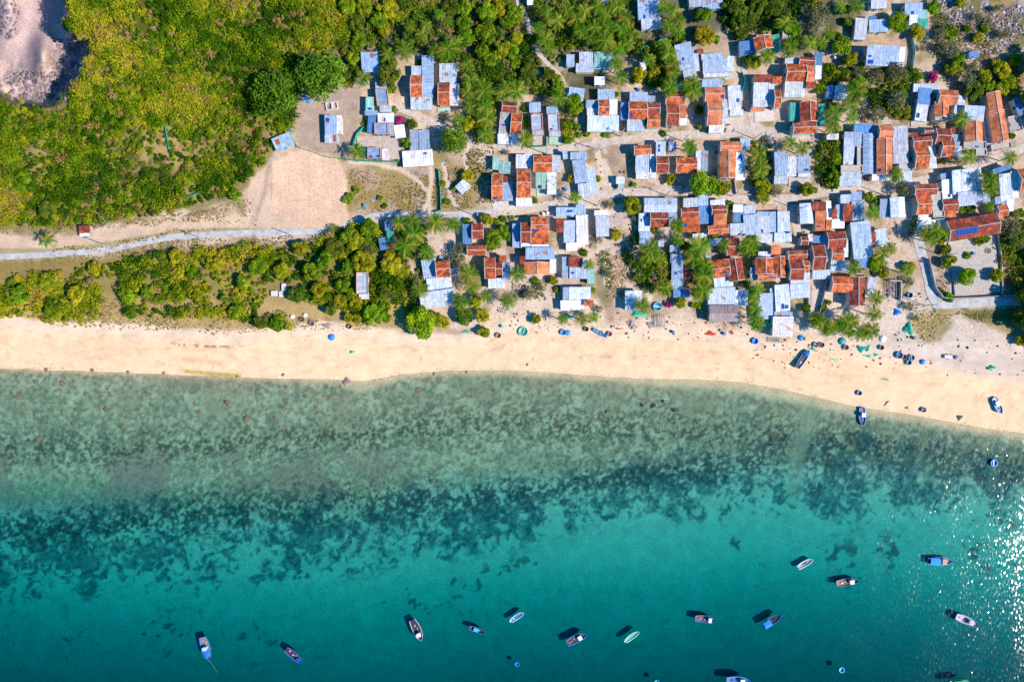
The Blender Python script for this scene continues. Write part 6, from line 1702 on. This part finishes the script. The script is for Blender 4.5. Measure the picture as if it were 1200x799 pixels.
def pole(px, py, label, hh=8.0):
    g = gz(px, py); w = W(px, py, g); root = empty('utility_pole', w, rnd.uniform(0, 3.1), label, 'utility pole', 'utility poles along the lanes')
    m = MB(); m.tube([(0,0,-.5),(0,0,hh)],[.16,.11],8); painted(m, 'shaft', MCONC, (.45,.43,.42), root)
    m = MB(); m.box(-.8,-.06,hh-.7,.8,.06,hh-.55); painted(m, 'crossarm', MCONC, (.35,.33,.32), root)
for x, y in ((125,288),(240,281),(345,277),(470,257),(560,254),(640,181),(700,177),(727,160),(800,166),(884,163),(935,246),(857,230),(780,229),(700,241),(1033,228),(1083,358),(1060,222),(1130,209),(962,163),(1104,300),(663,120),(538,152)):
    pole(x, y, where_label('grey utility pole', x, y))
# driftwood poles, debris specks
def litter(name, regions, n, seed, label, cols, lo=.15, hi=.6):
    rs = np.random.RandomState(seed); V = []; F = []; C = []
    for (x0, y0, x1, y1), q in zip(regions, n):
        for i in range(q):
            x = rs.uniform(x0, x1); y = rs.uniform(y0, y1); g = gz(x, y); w = W(x, y, g); a = rs.uniform(0, 3.14); l = rs.uniform(lo, hi); b_ = l*rs.uniform(.3, 1); h_ = rs.uniform(.05, .35)
            ca, sa = math.cos(a), math.sin(a); k = len(V); c_ = np.array(cols[rs.randint(len(cols))])*rs.uniform(.7, 1.2)
            for zz, sc in ((-.1, 1), (h_, .85)):
                for dx, dy in ((-l,-b_),(l,-b_),(l,b_),(-l,b_)): V.append((w.x+(dx*ca-dy*sa)*sc, w.y+(dx*sa+dy*ca)*sc, g+zz)); C.append(c_)
            F += [(k+4,k+5,k+6,k+7),(k,k+1,k+5,k+4),(k+1,k+2,k+6,k+5),(k+2,k+3,k+7,k+6),(k+3,k,k+4,k+7)]
    o = mesh_np(name, np.array(V), np.array(F), MLEAF, None, False, np.array(C)); tag(o, label, kind='stuff')
litter('litter', [(560,360,740,392),(735,370,880,398),(880,395,1100,432),(1040,330,1100,400),(600,330,650,352),(1090,395,1200,440),(715,215,745,330),(960,200,1035,226),(900,225,1060,350),(560,170,900,260),(440,120,560,200),(1095,285,1116,345),(1040,325,1056,350),(735,300,800,340)],
       [70,60,90,50,30,30,90,40,110,130,50,45,60,50], 77, 'scattered litter, planks, buckets and gear in yards and on the upper beach',
       [(.35,.22,.14),(.15,.1,.08),(.7,.68,.66),(.05,.2,.5),(.05,.3,.25),(.5,.1,.06),(.3,.27,.27),(.12,.09,.12)], .12, .45)
litter('quarry_rubble', [(10,84,96,118),(60,45,100,90),(0,0,22,45)], [260,150,60], 78, 'broken grey rubble at the foot of the quarry walls', [(.34,.28,.30),(.24,.19,.22),(.42,.35,.36)], .25, .8)
litter('slope_rubble', [(1095,0,1135,32),(1130,5,1200,45),(1150,30,1200,75)], [170,170,120], 79, 'pale rubble strewn on the dry slope at the top right', [(.50,.44,.46),(.34,.27,.27),(.24,.20,.23),(.58,.5,.5)], .2, .6)
# trees just beyond the right-hand edge whose shade falls on the lane, and rim trees there
for k, x, y, r in (('d',1222,372,19),('d',1216,350,17),('t',1236,392,18),('d',1207,366,13),('g',1226,330,16),('t',1248,410,17),('d',1232,300,16),('t',1215,110,16),('t',1225,70,18),('y',1220,140,12)):
    plant(k, x, y, r)
